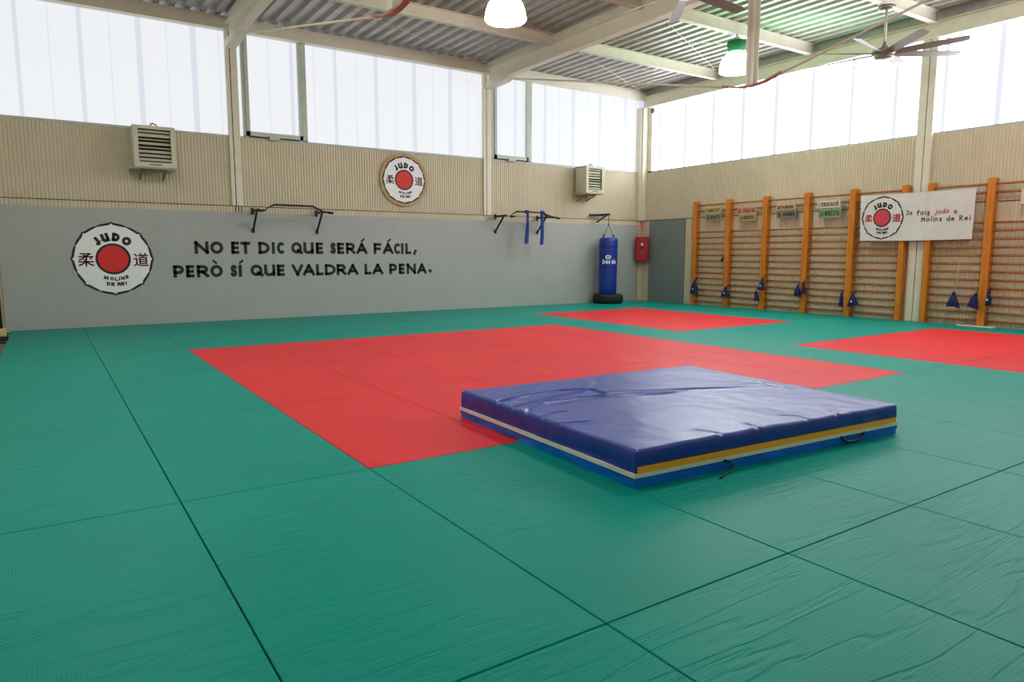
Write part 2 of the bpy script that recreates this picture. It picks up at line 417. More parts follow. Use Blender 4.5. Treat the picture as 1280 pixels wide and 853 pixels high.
for q, y in enumerate(PUR):
    for b, (x0, x1) in enumerate(BAYX):
        ibeam_x(x0, x1, y, 5.30, 5.515, .10, 'purlin_beam', '%s cream purlin from the back wall %s' % (ORD[q], WHICH[b]))
# eaves beams on the back wall, over the windows
for b, (x0, x1) in enumerate([(XW, 1.63), (1.63, 7.15), (7.15, 12.03)]):
    e = MB().box(x0, x1, 12.16, 12.34, 5.275, 5.455).build('eaves_beam', STEEL, kind='structure', label='cream eaves beam over the back windows %s' % WHICH[b])
    MB().box(x0, x1, 12.20, 12.215, 5.455, 5.515).build('eaves_angle', STEEL, e)
# edge beam along the right wall with the closing plate over it
eb = MB().box(11.94, 12.12, YW, 12.25, 5.06, 5.075).box(12.02, 12.035, YW, 12.25, 5.07, 5.34).box(11.94, 12.12, YW, 12.25, 5.335, 5.35).build('edge_beam', STEEL, kind='structure', label='cream edge beam over the windows of the right wall')
MB().box(12.03, 12.05, YW, 12.3, 5.34, 5.60).build('closing_plate', DECK, eb)
MB().box(XW - .05, XW + .1, YW, 12.3, 5.1, 5.56).build('edge_beam', STEEL, kind='structure', label='cream edge beam along the top of the left wall')
MB().box(XW, XB, YW - .1, YW + .1, 5.1, 5.56).build('edge_beam', STEEL, kind='structure', label='cream edge beam along the top of the front wall')
# rafters with under-slung ties
def rafter(x, label):
    yc = 5.06
    r = MB().box(x - .085, x + .085, YW + .1, 12.17, 5.06, 5.08).box(x - .008, x + .008, YW + .1, 12.17, 5.07, 5.36).box(x - .085, x + .085, YW + .1, 12.17, 5.35, 5.37).build('rafter_beam', STEEL, kind='structure', label=label)
    MB().box(x - .06, x + .06, YW + .1, 12.17, 5.37, 5.50).build('rafter_web', STEEL, r)
    # haunch plate under the end and the tie brackets
    MB().prism([(12.17, 5.06), (11.2, 5.06), (11.45, 4.965), (12.17, 4.945)], 0, x - .09, x + .09).build('end_plate', STEEL, r)
    for s in (-1, 1):
        ya = yc + s * 6.25
        MB().bar((x, ya, 5.0), (x, yc + s * 5.95, 4.93), .05, .03).build('tie_bracket', STEEL, r)
        MB().tube([(x, ya, 5.0), (x, yc + s * .42, 3.705)], .017, 8).build('tie_rod', STEEL, r)
        # bent saddle plate at the foot of the strut
        m = MB()
        pr = [(yc + s * .50, 3.735), (yc + s * .22, 3.66), (yc, 3.642)]
        for a, b in zip(pr[:-1], pr[1:]): m.bar((x, a[0], a[1]), (x, b[0], b[1]), .075, .022)
        m.build('saddle_plate', RUST, r)
    MB().box(x - .062, x - .054, yc - .06, yc + .06, 3.65, 5.06).box(x + .054, x + .062, yc - .06, yc + .06, 3.65, 5.06).box(x - .062, x + .062, yc - .004, yc + .004, 3.65, 5.06).build('tie_strut', STEEL, r)
    return r
rafter(1.60, 'cream rafter beam with tie rods between the first and middle bays')
rafter(7.15, 'cream rafter beam with tie rods and long strut before the fan')
# bracing cables under the deck
def cable(p, q, r=.006):
    MB().tube([p, q], r, 6).build('bracing_cable', WCABLE, ceiling)
for (x0, x1) in BAYX:
    for ya, yb in ((12.15, 9.8), (9.7, 7.35)):
        cable((x0 + .05, ya, 5.47), (x1 - .05, yb, 5.47)); cable((x0 + .05, yb, 5.47), (x1 - .05, ya, 5.47))

# ------------------------------------------------------------------ lettering: a small stroke font
def arc(cx, cy, rx, ry, a0, a1, n=14):
    return [(cx + rx * math.cos(math.radians(a0 + (a1 - a0) * k / n)), cy + ry * math.sin(math.radians(a0 + (a1 - a0) * k / n))) for k in range(n + 1)]
GL = {
 'A': [[(0, 0), (.5, 1)], [(1, 0), (.5, 1)], [(.2, .3), (.8, .3)]],
 'C': [arc(.75, .5, .75, .5, 62, 298)],
 'D': [[(0, 0), (0, 1)], [(0, 1)] + arc(.25, .5, .75, .5, 90, -90) + [(0, 0)]],
 'E': [[(0, 0), (0, 1)], [(0, 0), (1, 0)], [(0, .5), (.9, .5)], [(0, 1), (1, 1)]],
 'F': [[(0, 0), (0, 1)], [(0, .47), (.9, .47)], [(0, 1), (1, 1)]],
 'G': [arc(.6, .5, .6, .5, 50, 330), [(.6, .42), (1.0, .42)]],
 'H': [[(0, 0), (0, 1)], [(1, 0), (1, 1)], [(0, .5), (1, .5)]],
 'I': [[(.5, 0), (.5, 1)]],
 'J': [[(.8, 1), (.8, .25)] + arc(.4, .25, .4, .25, 0, -130, 6)],
 'L': [[(0, 0), (0, 1)], [(0, 0), (1, 0)]],
 'M': [[(0, 0), (.12, 1)], [(.12, 1), (.5, .2)], [(.5, .2), (.88, 1)], [(.88, 1), (1, 0)]],
 'N': [[(0, 0), (0, 1)], [(0, 1), (1, 0)], [(1, 0), (1, 1)]],
 'O': [arc(.5, .5, .5, .5, 0, 360, 26)],
 'P': [[(0, 0), (0, 1)], [(0, 1)] + arc(.5, .69, .5, .31, 90, -90) + [(0, .38)]],
 'Q': [arc(.46, .52, .46, .48, 0, 360, 26), [(.62, .22), (1.02, -.02)]],
 'R': [[(0, 0), (0, 1)], [(0, 1)] + arc(.5, .72, .42, .28, 90, -90) + [(0, .44)], [(.42, .44), (1, 0)]],
 'S': [arc(.55, .74, .45, .26, 35, 235, 9) + arc(.45, .26, .5, .26, 55, -150, 9)],
 'T': [[(.5, 0), (.5, 1)], [(0, 1), (1, 1)]],
 'U': [[(0, 1), (0, .3)] + arc(.4, .3, .4, .3, 180, 275, 7) + [(.75, .05), (1, .25)], [(1, 1), (1, 0)]],
 'V': [[(0, 1), (.5, 0)], [(1, 1), (.5, 0)]],
 ',': [[(.75, .22), (.1, -.1)]],
 "'": [[(.5, 1), (.4, .72)]],
 '.': 'diamond',
}
def ribbon(pts, t, ext=True):
    """outline quads of a polyline with width t, in 2D"""
    pts = [Vector(p) for p in pts]
    closed = (pts[0] - pts[-1]).length < 1e-5
    if ext and not closed:
        d0 = (pts[0] - pts[1]).normalized(); d1 = (pts[-1] - pts[-2]).normalized()
        pts[0] = pts[0] + d0 * t / 2; pts[-1] = pts[-1] + d1 * t / 2
    if closed: pts = pts[:-1]
    n = len(pts); L = []; R = []
    for i in range(n):
        a = pts[i - 1] if (i > 0 or closed) else None; b = pts[(i + 1) % n] if (i < n - 1 or closed) else None
        t1 = (pts[i] - a).normalized() if a is not None else None; t2 = (b - pts[i]).normalized() if b is not None else None
        t1 = t1 or t2; t2 = t2 or t1
        tt = (t1 + t2); tt = tt.normalized() if tt.length > 1e-4 else t1
        nn = Vector((-tt.y, tt.x)); c = max(.45, nn.dot(Vector((-t1.y, t1.x))))
        L.append(pts[i] + nn * (t / 2 / c)); R.append(pts[i] - nn * (t / 2 / c))
    vs = []; fs = []
    for i in range(n): vs += [L[i], R[i]]
    for i in range(n if closed else n - 1):
        j = (i + 1) % n; fs.append((2 * i, 2 * i + 1, 2 * j + 1, 2 * j))
    return vs, fs
def glyph2d(ch, w_, h_, t):
    """list of (verts, faces) in 2D for a letter in a w_ x h_ box"""
    if GL[ch] == 'diamond':
        r = w_ / 2; c = Vector((w_ / 2, h_ * .26)); return [([c + Vector((0, r)), c + Vector((-r, 0)), c + Vector((0, -r)), c + Vector((r, 0))], [(0, 1, 2, 3)])]
    out = []
    for st in GL[ch]:
        q = [(t / 2 + x * (w_ - t), t / 2 + y * (h_ - t)) for x, y in st]
        diag = len(st) == 2 and abs(st[0][0] - st[1][0]) > 1e-6 and abs(st[0][1] - st[1][1]) > 1e-6
        out.append(ribbon(q, t, ext=not (len(st) > 4 and False)))
    return out
class Sheet:
    """maps flat print (u, v, layer height) onto a surface"""
    def __init__(s, fn): s.fn = fn
    def flat(s, mb, pieces, h, thick=.0015):
        for vs, fs in pieces:
            n = len(vs)
            top = [s.fn(v[0], v[1], h + thick) for v in vs]; bot = [s.fn(v[0], v[1], h) for v in vs]
            ed = {}
            for f in fs:
                for a, b in zip(f, f[1:] + f[:1]): ed[(a, b)] = 1
            side = [(a, b, n + b, n + a) for (a, b) in ed if (b, a) not in ed]
            mb.add(top + bot, [tuple(f) for f in fs] + side)
        return mb
def shift(pieces, dx, dy, rot=0.0, cx=0, cy=0):
    c, s_ = math.cos(rot), math.sin(rot); out = []
    for vs, fs in pieces:
        out.append(([Vector(((v[0] - cx) * c - (v[1] - cy) * s_ + dx, (v[0] - cx) * s_ + (v[1] - cy) * c + dy)) for v in vs], fs))
    return out
def text_pieces(txt, h_, wl_, t, gap):
    out = []; x = 0
    for ch in txt:
        acc = None
        if ch in 'ÈÒÀ': acc = -1; ch = {'È': 'E', 'Ò': 'O', 'À': 'A'}[ch]
        if ch in 'ÓÁÍ': acc = 1; ch = {'Ó': 'O', 'Á': 'A', 'Í': 'I'}[ch]
        if ch == ' ': x += wl_ * .7; continue
        ww = {'I': t, "'": t, 'M': wl_ * 1.2, 'L': wl_ * .85, 'E': wl_ * .85}.get(ch, wl_)
        out += shift(glyph2d(ch, ww, h_, t), x, 0)
        if acc: out.append(ribbon([(x + ww / 2 - acc * .1 * h_, h_ * 1.12), (x + ww / 2 + acc * .15 * h_, h_ * 1.3)], t * .8))
        x += ww + gap
    return out, x - gap
def kanji_pieces(ch, size):
    c = bpy.data.curves.new('kanji', 'FONT'); c.body = ch; c.size = 1.0; c.fill_mode = 'FRONT'; c.resolution_u = 2; c.offset = 0.0
    o = bpy.data.objects.new('kanji', c); COL.objects.link(o); bpy.context.view_layer.update()
    me = bpy.data.meshes.new_from_object(o.evaluated_get(bpy.context.evaluated_depsgraph_get()))
    vs = [Vector((v.co.x, v.co.y)) for v in me.vertices]; fs = [tuple(p.vertices) for p in me.polygons]
    bpy.data.objects.remove(o); bpy.data.curves.remove(c); bpy.data.meshes.remove(me)
    if not vs: return []
    x0 = min(v.x for v in vs); x1 = max(v.x for v in vs); y0 = min(v.y for v in vs); y1 = max(v.y for v in vs)
    k = size / max(x1 - x0, y1 - y0); cx = (x0 + x1) / 2; cy = (y0 + y1) / 2
    return [([Vector(((v.x - cx) * k + dx, (v.y - cy) * k + dy)) for v in vs], fs) for dx, dy in ((-.016, 0), (.016, 0), (0, .016), (0, -.016))]
def disc(r, n=48, rings=4, fr=None):
    vs = [Vector((0, 0))]; fs = []
    for q in range(1, rings + 1):
        for k in range(n):
            a = 2 * PI * k / n; rr = (fr(a) if fr else r) * q / rings; vs.append(Vector((rr * math.cos(a), rr * math.sin(a))))
    for k in range(n): fs.append((0, 1 + k, 1 + (k + 1) % n))
    for q in range(1, rings):
        for k in range(n):
            a = 1 + (q - 1) * n + k; b = 1 + (q - 1) * n + (k + 1) % n; fs.append((a, a + n, b + n, b))
    return [(vs, fs)]
def ringp(fi, fo, n=96):
    vs = []; fs = []
    for k in range(n):
        a = 2 * PI * k / n
        vs += [Vector((fi(a) * math.cos(a), fi(a) * math.sin(a))), Vector((fo(a) * math.cos(a), fo(a) * math.sin(a)))]
    for k in range(n):
        j = (k + 1) % n; fs.append((2 * k, 2 * k + 1, 2 * j + 1, 2 * j))
    return [(vs, fs)]
def sc2(pieces, k): return [([v * k for v in vs], fs) for vs, fs in pieces]
KAN = {c: kanji_pieces(c, 1.0) for c in '柔道'}
def cusp(a):
    ph = math.degrees(a) % 45.0; ph = min(ph, 45 - ph); return ph
def emblem_print(root, sheet, R, white=True, h0=0.0, red=REDP):
    """judo club emblem of radius R, drawn around (0,0) of the sheet"""
    th = .0015
    fo = lambda a: R * (.975 + .04 * math.exp(-cusp(a) / 2.4) - .022 * math.exp(-(22.5 - cusp(a)) / 3.0))
    fi = lambda a: R * (.912 + .055 * math.exp(-cusp(a) / 2.2) + .020 * math.exp(-(22.5 - cusp(a)) / 3.0))
    if white:
        m = MB(); sheet.flat(m, disc(R, 144, 3, fi), h0, th); m.build('emblem_disc', WHITEP, root)
    m = MB(); sheet.flat(m, ringp(fi, fo, 240), h0, th); m.build('emblem_outline', INK, root)
    m = MB(); sheet.flat(m, disc(.37 * R), h0 + th, th); m.build('emblem_sun', red, root)
    m = MB(); sheet.flat(m, ringp(lambda a: .365 * R, lambda a: .425 * R), h0 + th, th * 1.2); m.build('sun_ring', INK, root)
    # JUDO on an arc
    for ch, deg, ww in (('J', 127, .15), ('U', 106, .19), ('D', 81, .19), ('O', 54.5, .23)):
        a = math.radians(deg); g = glyph2d(ch, ww * R, .235 * R, .078 * R)
        m = MB(); sheet.flat(m, shift(g, .60 * R * math.cos(a), .60 * R * math.sin(a), a - PI / 2, ww * R / 2, .1175 * R), h0 + th, th); m.build('letter', INK, root)
    for ch, x, y, rot in (('M', -.20, -.515, -.22), ('O', -.065, -.545, -.08), ('L', .045, -.555, 0), ('I', .115, -.55, .05), ('N', .20, -.535, .12), ('S', .30, -.50, .2),
                          ('D', -.155, -.68, -.1), ('E', -.05, -.695, 0), ('R', .10, -.695, 0), ('E', .19, -.685, .05), ('I', .275, -.675, .1)):
        ww = .03 if ch == 'I' else (.12 if ch == 'M' else .09)
        g = glyph2d(ch, ww * R, .10 * R, .03 * R)
        m = MB(); sheet.flat(m, shift(g, x * R, y * R, rot, ww * R / 2, .0475 * R), h0 + th, th); m.build('letter', INK, root)
    for ch, x in (('柔', -.645), ('道', .68)):
        if KAN[ch]:
            m = MB(); sheet.flat(m, shift(sc2(KAN[ch], .37 * R), x * R, -.02 * R), h0 + th, th); m.build('kanji_character', DRED, root)

# ------------------------------------------------------------------ slogan painted on the grey panel
WALLA = lambda x0, z0, y=YA: Sheet(lambda u, v, h: (x0 + u, y - h, z0 + v))
LINE1 = [('N', 0.825, 1.068), ('O', 1.093, 1.322), ('E', 1.461, 1.604), ('T', 1.629, 1.809), ('D', 1.954, 2.168), ('I', 2.206, 2.264), ('C', 2.303, 2.43), ('Q', 2.578, 2.804), ('U', 2.819, 3.027), ('E', 3.068, 3.217), ('S', 3.363, 3.485), ('E', 3.509, 3.656), ('R', 3.694, 3.897), ('Á', 3.917, 4.158), ('F', 4.3, 4.47), ('Á', 4.503, 4.747), ('C', 4.757, 4.889), ('I', 4.922, 4.983), ('L', 5.022, 5.164), (',', 5.204, 5.304)]
LINE2 = [('P', 0.449, 0.63), ('E', 0.662, 0.804), ('R', 0.842, 1.053), ('Ò', 1.073, 1.292), ('S', 1.428, 1.549), ('Í', 1.573, 1.635), ('Q', 1.79, 2.028), ('U', 2.044, 2.257), ('E', 2.285, 2.435), ('V', 2.572, 2.801), ('A', 2.792, 3.034), ('L', 3.057, 3.213), ('D', 3.237, 3.466), ('R', 3.483, 3.69), ('A', 3.71, 3.948), ('L', 4.084, 4.238), ('A', 4.258, 4.504), ('P', 4.641, 4.82), ('E', 4.862, 5.0), ('N', 5.047, 5.268), ('A', 5.295, 5.527), ('.', 5.563, 5.666)]
for line, zb, zt, lab in ((LINE1, 1.243, 1.473, 'black painted upper slogan line NO ET DIC QUE SERÁ FÁCIL'), (LINE2, .815, 1.04, 'black painted lower slogan line PERÒ SÍ QUE VALDRA LA PENA')):
    root = empty('wall_lettering', (line[0][1], YA, zb), lab, 'lettering')
    for ch, xa, xb in line:
        acc = None; base = ch
        if ch in 'ÁÒÍ': acc = 1 if ch in 'ÁÍ' else -1; base = {'Á': 'A', 'Ò': 'O', 'Í': 'I'}[ch]
        hh = zt - zb
        g = glyph2d(base, xb - xa, hh, .059 if base != 'I' else xb - xa)
        if acc:
            cx = (xb - xa) / 2
            g.append(ribbon([(cx - acc * .0, hh + .035), (cx + acc * .045, hh + .075)], .038))
        m = MB(); WALLA(xa, zb).flat(m, g, 0.0); m.build('letter', INK, root)

# painted emblem on the panel
root = empty('wall_emblem', (-.475, YA, .53), 'large round judo emblem painted on the grey wall panel', 'emblem')
emblem_print(root, WALLA(-.475, 1.155), .625)
# wooden plaque with the emblem, hung on the corrugated steel
root = empty('emblem_plaque', (5.05, 12.28, 2.26), 'round wooden emblem plaque hung under the middle window band', 'plaque')
m = MB(); Sheet(lambda u, v, h: (5.05 + u, 12.275 - h, 2.815 + v)).flat(m, disc(.555, 64, 2), 0, .025); pb = m.build('plaque_board', PLAQUE, root)
emblem_print(root, Sheet(lambda u, v, h: (5.05 + u, 12.249 - h, 2.815 + v)), .505)

# ------------------------------------------------------------------ climbing bars on the right wall
RUNGZ = [.10 + .14 * k for k in range(13)] + [2.28, 2.42]
UPY = [10.25, 9.25, 8.24, 7.22, 6.22, 5.215]
def wall_bars(ya, yb, wide_a, wide_b, label):
    """section from ya (far end) to yb (near end)"""
    r = empty('climbing_bars', (XB - .08, (ya + yb) / 2, 0), label, 'wall bars', 'wooden climbing bars along the right wall')
    wa = .095 if wide_a else .06; wb_ = .095 if wide_b else .06
    MB().bbox(11.875, 12.02, ya - wa, ya, 0, 2.52, .006).build('upright', WOODP, r)
    MB().bbox(11.875, 12.02, yb, yb + wb_, 0, 2.52, .006).build('upright', WOODP, r)
    first = None
    for z in RUNGZ:
        xr = 11.905 if z == RUNGZ[-1] else 11.945
        if first is None:
            o = MB().tube([(11.945, ya - wa, z), (11.945, yb + wb_, z)], .019, 8).build('rung', WOODR, r, loc=(11.945, (ya + yb) / 2, z)); first = o
        else: share(first, 'rung', r, (xr, (ya + yb) / 2, z))
    return r
names = ['next to the grey door', 'second from the grey door', 'third from the grey door', 'fourth from the grey door', 'under the emblem half of the banner']
for k in range(5):
    ya = UPY[k] + (.045 if k == 0 else 0); yb = UPY[k + 1] - (.045 if k == 4 else 0)
    wall_bars(ya, yb, k == 0, k == 4, 'wooden climbing bars section %s' % names[k])
wall_bars(4.805, 3.785, True, False, 'wooden climbing bars section under the lettered half of the banner')
wall_bars(3.785, 2.78, False, True, 'wooden climbing bars section past the banner at the picture edge')

# ------------------------------------------------------------------ value signs hung on the bars
SG = {}
def sign_mat(nm, rgb): return mat(nm, srgb(*rgb), .6, var=.04, scale=20)
def value_sign(y0, y1, z0, z1, col, txt, ink, x, label):
    r = empty('value_sign', (x, (y0 + y1) / 2, z0), label, 'sign', 'word signs hung on the climbing bars')
    bd = MB().bbox(x, x + .02, y1, y0, z0, z1, .003).build('sign_board', col, r)
    if not txt: return
    hh = (z1 - z0) * .55; pcs, wd = text_pieces(txt, hh, .048, .017, .010)
    k = min(1.0, (y0 - y1) * .86 / wd)
    pcs = [([Vector((v[0] * k, v[1])) for v in vs], fs) for vs, fs in pcs]
    sh = Sheet(lambda u, v, h: (x - h, y0 - ((y0 - y1) - wd * k) / 2 - u, z0 + (z1 - z0) * .2 + v))
    m = MB(); sh.flat(m, pcs, 0.0, .002); m.build('lettering', ink, r)
YS = sign_mat('yellow_card', (214, 190, 122)); GS = sign_mat('grey_card', (150, 150, 128)); PS = sign_mat('pink_card', (214, 150, 136))
OS = sign_mat('olive_card', (186, 166, 110)); PB = sign_mat('peach_card', (206, 168, 144)); DS = sign_mat('dark_card', (128, 128, 112))
WS = sign_mat('white_card', (216, 208, 188)); VS = sign_mat('green_card', (128, 156, 118)); TANS = sign_mat('tan_card', (182, 160, 124))
DG = mat('dark_green_ink', srgb(28, 52, 34), .6); BR = mat('dark_red_ink', srgb(110, 30, 34), .6)
value_sign(9.92, 9.44, 2.21, 2.36, YS, "L'AMISTAT", INK, 11.86, 'yellow word sign over a grey one next to the grey door')
value_sign(9.87, 9.44, 2.04, 2.20, GS, "EL RESPECTE", INK, 11.866, 'grey word sign under the yellow one next to the grey door')
value_sign(8.96, 8.45, 2.155, 2.31, PS, "EL CORATGE", BR, 11.86, 'pink word sign with dark red letters')
value_sign(8.92, 8.45, 2.00, 2.15, OS, "LA SINCERITAT", DG, 11.866, 'olive word sign under the pink sign with dark red letters')
value_sign(7.94, 7.47, 2.19, 2.31, PB, "AUTOCONTROL", INK, 11.86, 'peach word sign on the third section of bars')
value_sign(7.92, 7.45, 2.02, 2.18, DS, "EL HONOR", INK, 11.866, 'dark grey word sign under the peach one')
value_sign(6.96, 6.46, 2.18, 2.33, WS, "L'EDUCACIÓ", INK, 11.86, 'cream word sign over the green one near the banner')
value_sign(6.93, 6.44, 1.98, 2.17, VS, "LA MODÈSTIA", DG, 11.866, 'green word sign under the cream one near the banner')
value_sign(3.33, 2.85, 2.06, 2.30, WS, "", WS, 11.845, 'white card hung on the bars at the picture edge')

# ------------------------------------------------------------------ banner
BY0, BY1, BZ0, BZ1 = 6.02, 3.99, 1.505, 2.365
def banner_x(u, v):
    # soft folds: one vertical crease, some waves, corners pulled
    f = .010 * math.sin(u * 6.0 + v * 2.0) + .007 * math.sin(u * 13.0 - v * 5.0)
    f += .016 * math.exp(-((u - .625) / .018) ** 2)
    return 11.855 - .012 - f
def banner_pt(u, v, h):
    sag = .012 * math.sin(PI * u) * (1 - v)
    return (banner_x(u, v) - h, BY0 + (BY1 - BY0) * u + .02 * (1 - v) * (1 - 2 * u) * -1, BZ0 + (BZ1 - BZ0) * v - sag)
root = empty('banner', (11.85, 5.0, BZ0), 'white vinyl banner with emblem and handwritten words tied to the climbing bars', 'banner')
NU, NV = 90, 30; vs = []; fs = []
for i in range(NU + 1):
    for j in range(NV + 1): vs.append(banner_pt(i / NU, j / NV, 0))
for i in range(NU):
    for j in range(NV): fs.append((i * (NV + 1) + j, i * (NV + 1) + j + 1, (i + 1) * (NV + 1) + j + 1, (i + 1) * (NV + 1) + j))
nb = len(vs); vs += [(x + .004, y, z) for x, y, z in vs]; fs += [tuple(nb + q for q in reversed(f)) for f in fs]
bnr = MB().add(vs, fs, True).build('banner_sheet', BANN, root)
BW, BH = BY0 - BY1, BZ1 - BZ0
bsheet = Sheet(lambda u, v, h: banner_pt(u / BW, v / BH, h + .003))
esheet = Sheet(lambda u, v, h: banner_pt((u + .432) / BW, (v + .43) / BH, h + .003))
emblem_print(root, esheet, .405, white=False, red=mat('faded_red_print', srgb(206, 62, 78), .55))
# handwriting: strokes in units of the x-height
HW = {
 'J': [[(.1, 1.5), (.75, 1.55)], [(.55, 1.5), (.6, .3), (.4, 0), (.1, .05), (0, .25)]],
 'o': [arc(.4, .5, .38, .48, 90, 450, 12)],
 'f': [[(.75, 1.5), (.55, 1.65), (.38, 1.45), (.35, .5), (.3, -.3)], [(.05, .9), (.7, .95)]],
 'a': [arc(.38, .48, .36, .46, 40, 400, 12), [(.75, .95), (.73, .3), (.85, .02)]],
 'i': [[(.15, .95), (.15, .1), (.3, 0)], [(.16, 1.35), (.17, 1.42)]],
 'g': [arc(.38, .5, .35, .45, 40, 400, 12), [(.74, .95), (.72, -.4), (.45, -.65), (.1, -.5)]],
 'j': [[(.4, .95), (.4, -.4), (.2, -.65), (0, -.5)], [(.41, 1.35), (.42, 1.42)]],
 'u': [[(.05, .95), (.08, .3), (.3, .02), (.6, .25), (.7, .9)], [(.7, .95), (.7, .15), (.82, .02)]],
 'd': [arc(.38, .45, .36, .44, 40, 400, 12), [(.76, 1.6), (.74, .2), (.86, .02)]],
 'M': [[(0, 0), (.12, 1.35)], [(.12, 1.35), (.5, .5)], [(.5, .5), (.9, 1.4)], [(.9, 1.4), (1.05, 0)]],
 'l': [[(.12, 1.6), (.1, .2), (.25, 0)]],
 'n': [[(.05, .95), (.07, 0)], [(.07, .6), (.35, .95), (.62, .7), (.65, 0)]],
 's': [[(.6, .85), (.3, .95), (.12, .72), (.35, .5), (.58, .25), (.35, .0), (.05, .1)]],
 'e': [[(.08, .48), (.72, .55), (.6, .85), (.35, .95), (.08, .6), (.15, .15), (.45, 0), (.75, .15)]],
 'R': [[(.1, 0), (.12, 1.45)], [(0, 1.4), (.6, 1.5), (.8, 1.15), (.55, .85), (.15, .75)], [(.3, .78), (.55, .3), (.95, .05)]],
}
def handwrite(txt, u0, u1, v, xh, m_, t=.013):
    adv = {'i': .5, 'l': .5, 'j': .7, 'M': 1.3, 'R': 1.15, 'J': 1.0, 'f': .9}; tot = sum(adv.get(c, 1.0) for c in txt)
    k = (u1 - u0) * BW / tot; x = u0 * BW
    for c in txt:
        pcs = [ribbon([(x + px * k * .82, v * BH + py * xh) for px, py in st], t) for st in HW[c]]
        mb = MB(); bsheet.flat(mb, pcs, 0, .0015); mb.build('letter', m_, root); x += adv.get(c, 1.0) * k
handwrite('Jo', .433, .492, .543, .044, INK); handwrite('faig', .522, .645, .533, .050, INK)
handwrite('judo', .68, .812, .543, .046, DRED); handwrite('a', .841, .871, .53, .046, INK)
handwrite('Molins', .566, .76, .388, .054, INK); handwrite('de', .786, .858, .385, .052, INK); handwrite('Rei', .888, .985, .383, .052, INK)

# ------------------------------------------------------------------ cloth bags hanging on the bars
def cloth_bag(pts, x, label, strap=None, dot=True):
    """pts: (ytop, ztop, yleft, zleft, yright, zright); a limp drawstring bag"""
    yt, zt, yl, zl, yr, zr = pts
    r = empty('cloth_bag', (x, (yl + yr) / 2, min(zl, zr)), label, 'bag', 'navy cloth bags on the climbing bars')
    N1, N2 = 10, 14; vs = []; fs = []
    for i in range(N1 + 1):
        t = i / N1; wf_ = .14 + .86 * t ** .75
        for k in range(N2):
            a = 2 * PI * k / N2; c = math.cos(a); s_ = math.sin(a)
            lo = Vector((yl, zl)); hi = Vector((yr, zr)); e = (lo + hi) / 2 + (hi - lo) / 2 * c
            top = Vector((yt, zt)); q = top.lerp(e, t); q = Vector((top.x + (e.x - top.x) * wf_, q.y))
            dpt = .012 + .045 * math.sin(min(1, t * 1.1) * PI * .75)
            wob = .008 * math.sin(3 * a + 7 * t + yt * 9)
            vs.append((x - dpt * s_ - wob * t, q.x + wob * .6, q.y + .01 * math.sin(2 * a + t * 5) * t))
    for i in range(N1):
        for k in range(N2): fs.append((i * N2 + k, i * N2 + (k + 1) % N2, (i + 1) * N2 + (k + 1) % N2, (i + 1) * N2 + k))
    fs.append(tuple(range(N2))[::-1]); fs.append(tuple(range(N1 * N2, (N1 + 1) * N2)))
    MB().add(vs, fs, True).build('bag_body', CLOTH, r)
    zs = (strap if strap else min(z for z in RUNGZ if z > zt + .03)) + .018
    onup = any(abs(yt - u) < .075 for u in UPY + [4.76, 3.785]); xt = 11.872 if onup else 11.93
    if onup: zs = zt + .07
    MB().tube([(x, yt + .012, zt - .01), (xt, yt + .008, zs), (xt, yt - .008, zs), (x, yt - .012, zt - .01)], .006, 6).build('bag_strap', CLOTH if not strap else BEIGEW, r)
    MB().lathe([(.028, -.02), (.03, .0), (.02, .02), (.01, .03)], (x, yt, zt), 10).build('gathered_neck', CLOTH, r)
    if dot:
        c = Vector(((yl + yr) / 2 * .6 + yt * .4, zt * .4 + (zl + zr) / 2 * .6))
        MB().bbox(x - .062, x - .05, c.x - .012, c.x + .012, c.y - .018, c.y + .018, .003).build('white_mark', WHITEP, r)
    return r
cloth_bag((10.12, .58, 10.26, .28, 10.0, .27), 11.808, 'navy cloth bag on the first upright beside the grey door')
cloth_bag((9.17, .46, 9.30, .25, 9.03, .25), 11.808, 'navy cloth bag on the second upright from the grey door')
cloth_bag((8.17, .68, 8.27, .46, 8.09, .46), 11.808, 'higher navy cloth bag on the third upright from the door')
cloth_bag((8.33, .40, 8.36, .20, 8.23, .20), 11.812, 'lower narrow navy cloth bag beside the third upright', dot=False)
cloth_bag((7.28, .57, 7.37, .37, 7.20, .35), 11.808, 'bluer cloth bag of the pair on the fourth upright', dot=False)
cloth_bag((7.155, .63, 7.19, .42, 7.08, .42), 11.812, 'higher dark cloth bag of the pair on the fourth upright', dot=False)
cloth_bag((6.32, .45, 6.37, .20, 6.295, .19), 11.87, 'dark cloth bag half hidden behind the fifth upright', dot=False)
cloth_bag((6.06, .44, 6.16, .21, 5.92, .26), 11.808, 'navy cloth bag with white mark beside the fifth upright')
cloth_bag((4.21, .56, 4.32, .33, 4.10, .31), 11.812, 'navy cloth bag on a long pale strap below the banner', strap=1.06, dot=False)
cloth_bag((3.86, .55, 3.99, .35, 3.80, .30), 11.812, 'wide navy cloth bag against the upright below the banner edge', dot=False)
cloth_bag((3.675, .60, 3.72, .38, 3.63, .40), 11.85, 'small dark cloth bag just past the banner', dot=True)
r = empty('black_strap', (11.90, 9.36, 1.07), 'short black strap hooked on a rung by the second upright', 'strap')
MB().bar((11.905, 9.41, 1.085), (11.905, 9.31, 1.20), .05, .02, (1, 0, 0)).build('strap_band', BLACK, r)
MB().bar((11.905, 9.31, 1.20), (11.905, 9.34, 1.24), .03, .03, (1, 0, 0)).build('strap_hook', GREYM, r)
tag(MB().bbox(11.72, 11.86, 3.52, 4.10, .0, .018, .004).build('floor_strip', WBAND), 'thin white strip lying on the mats under the climbing bars', 'strip')

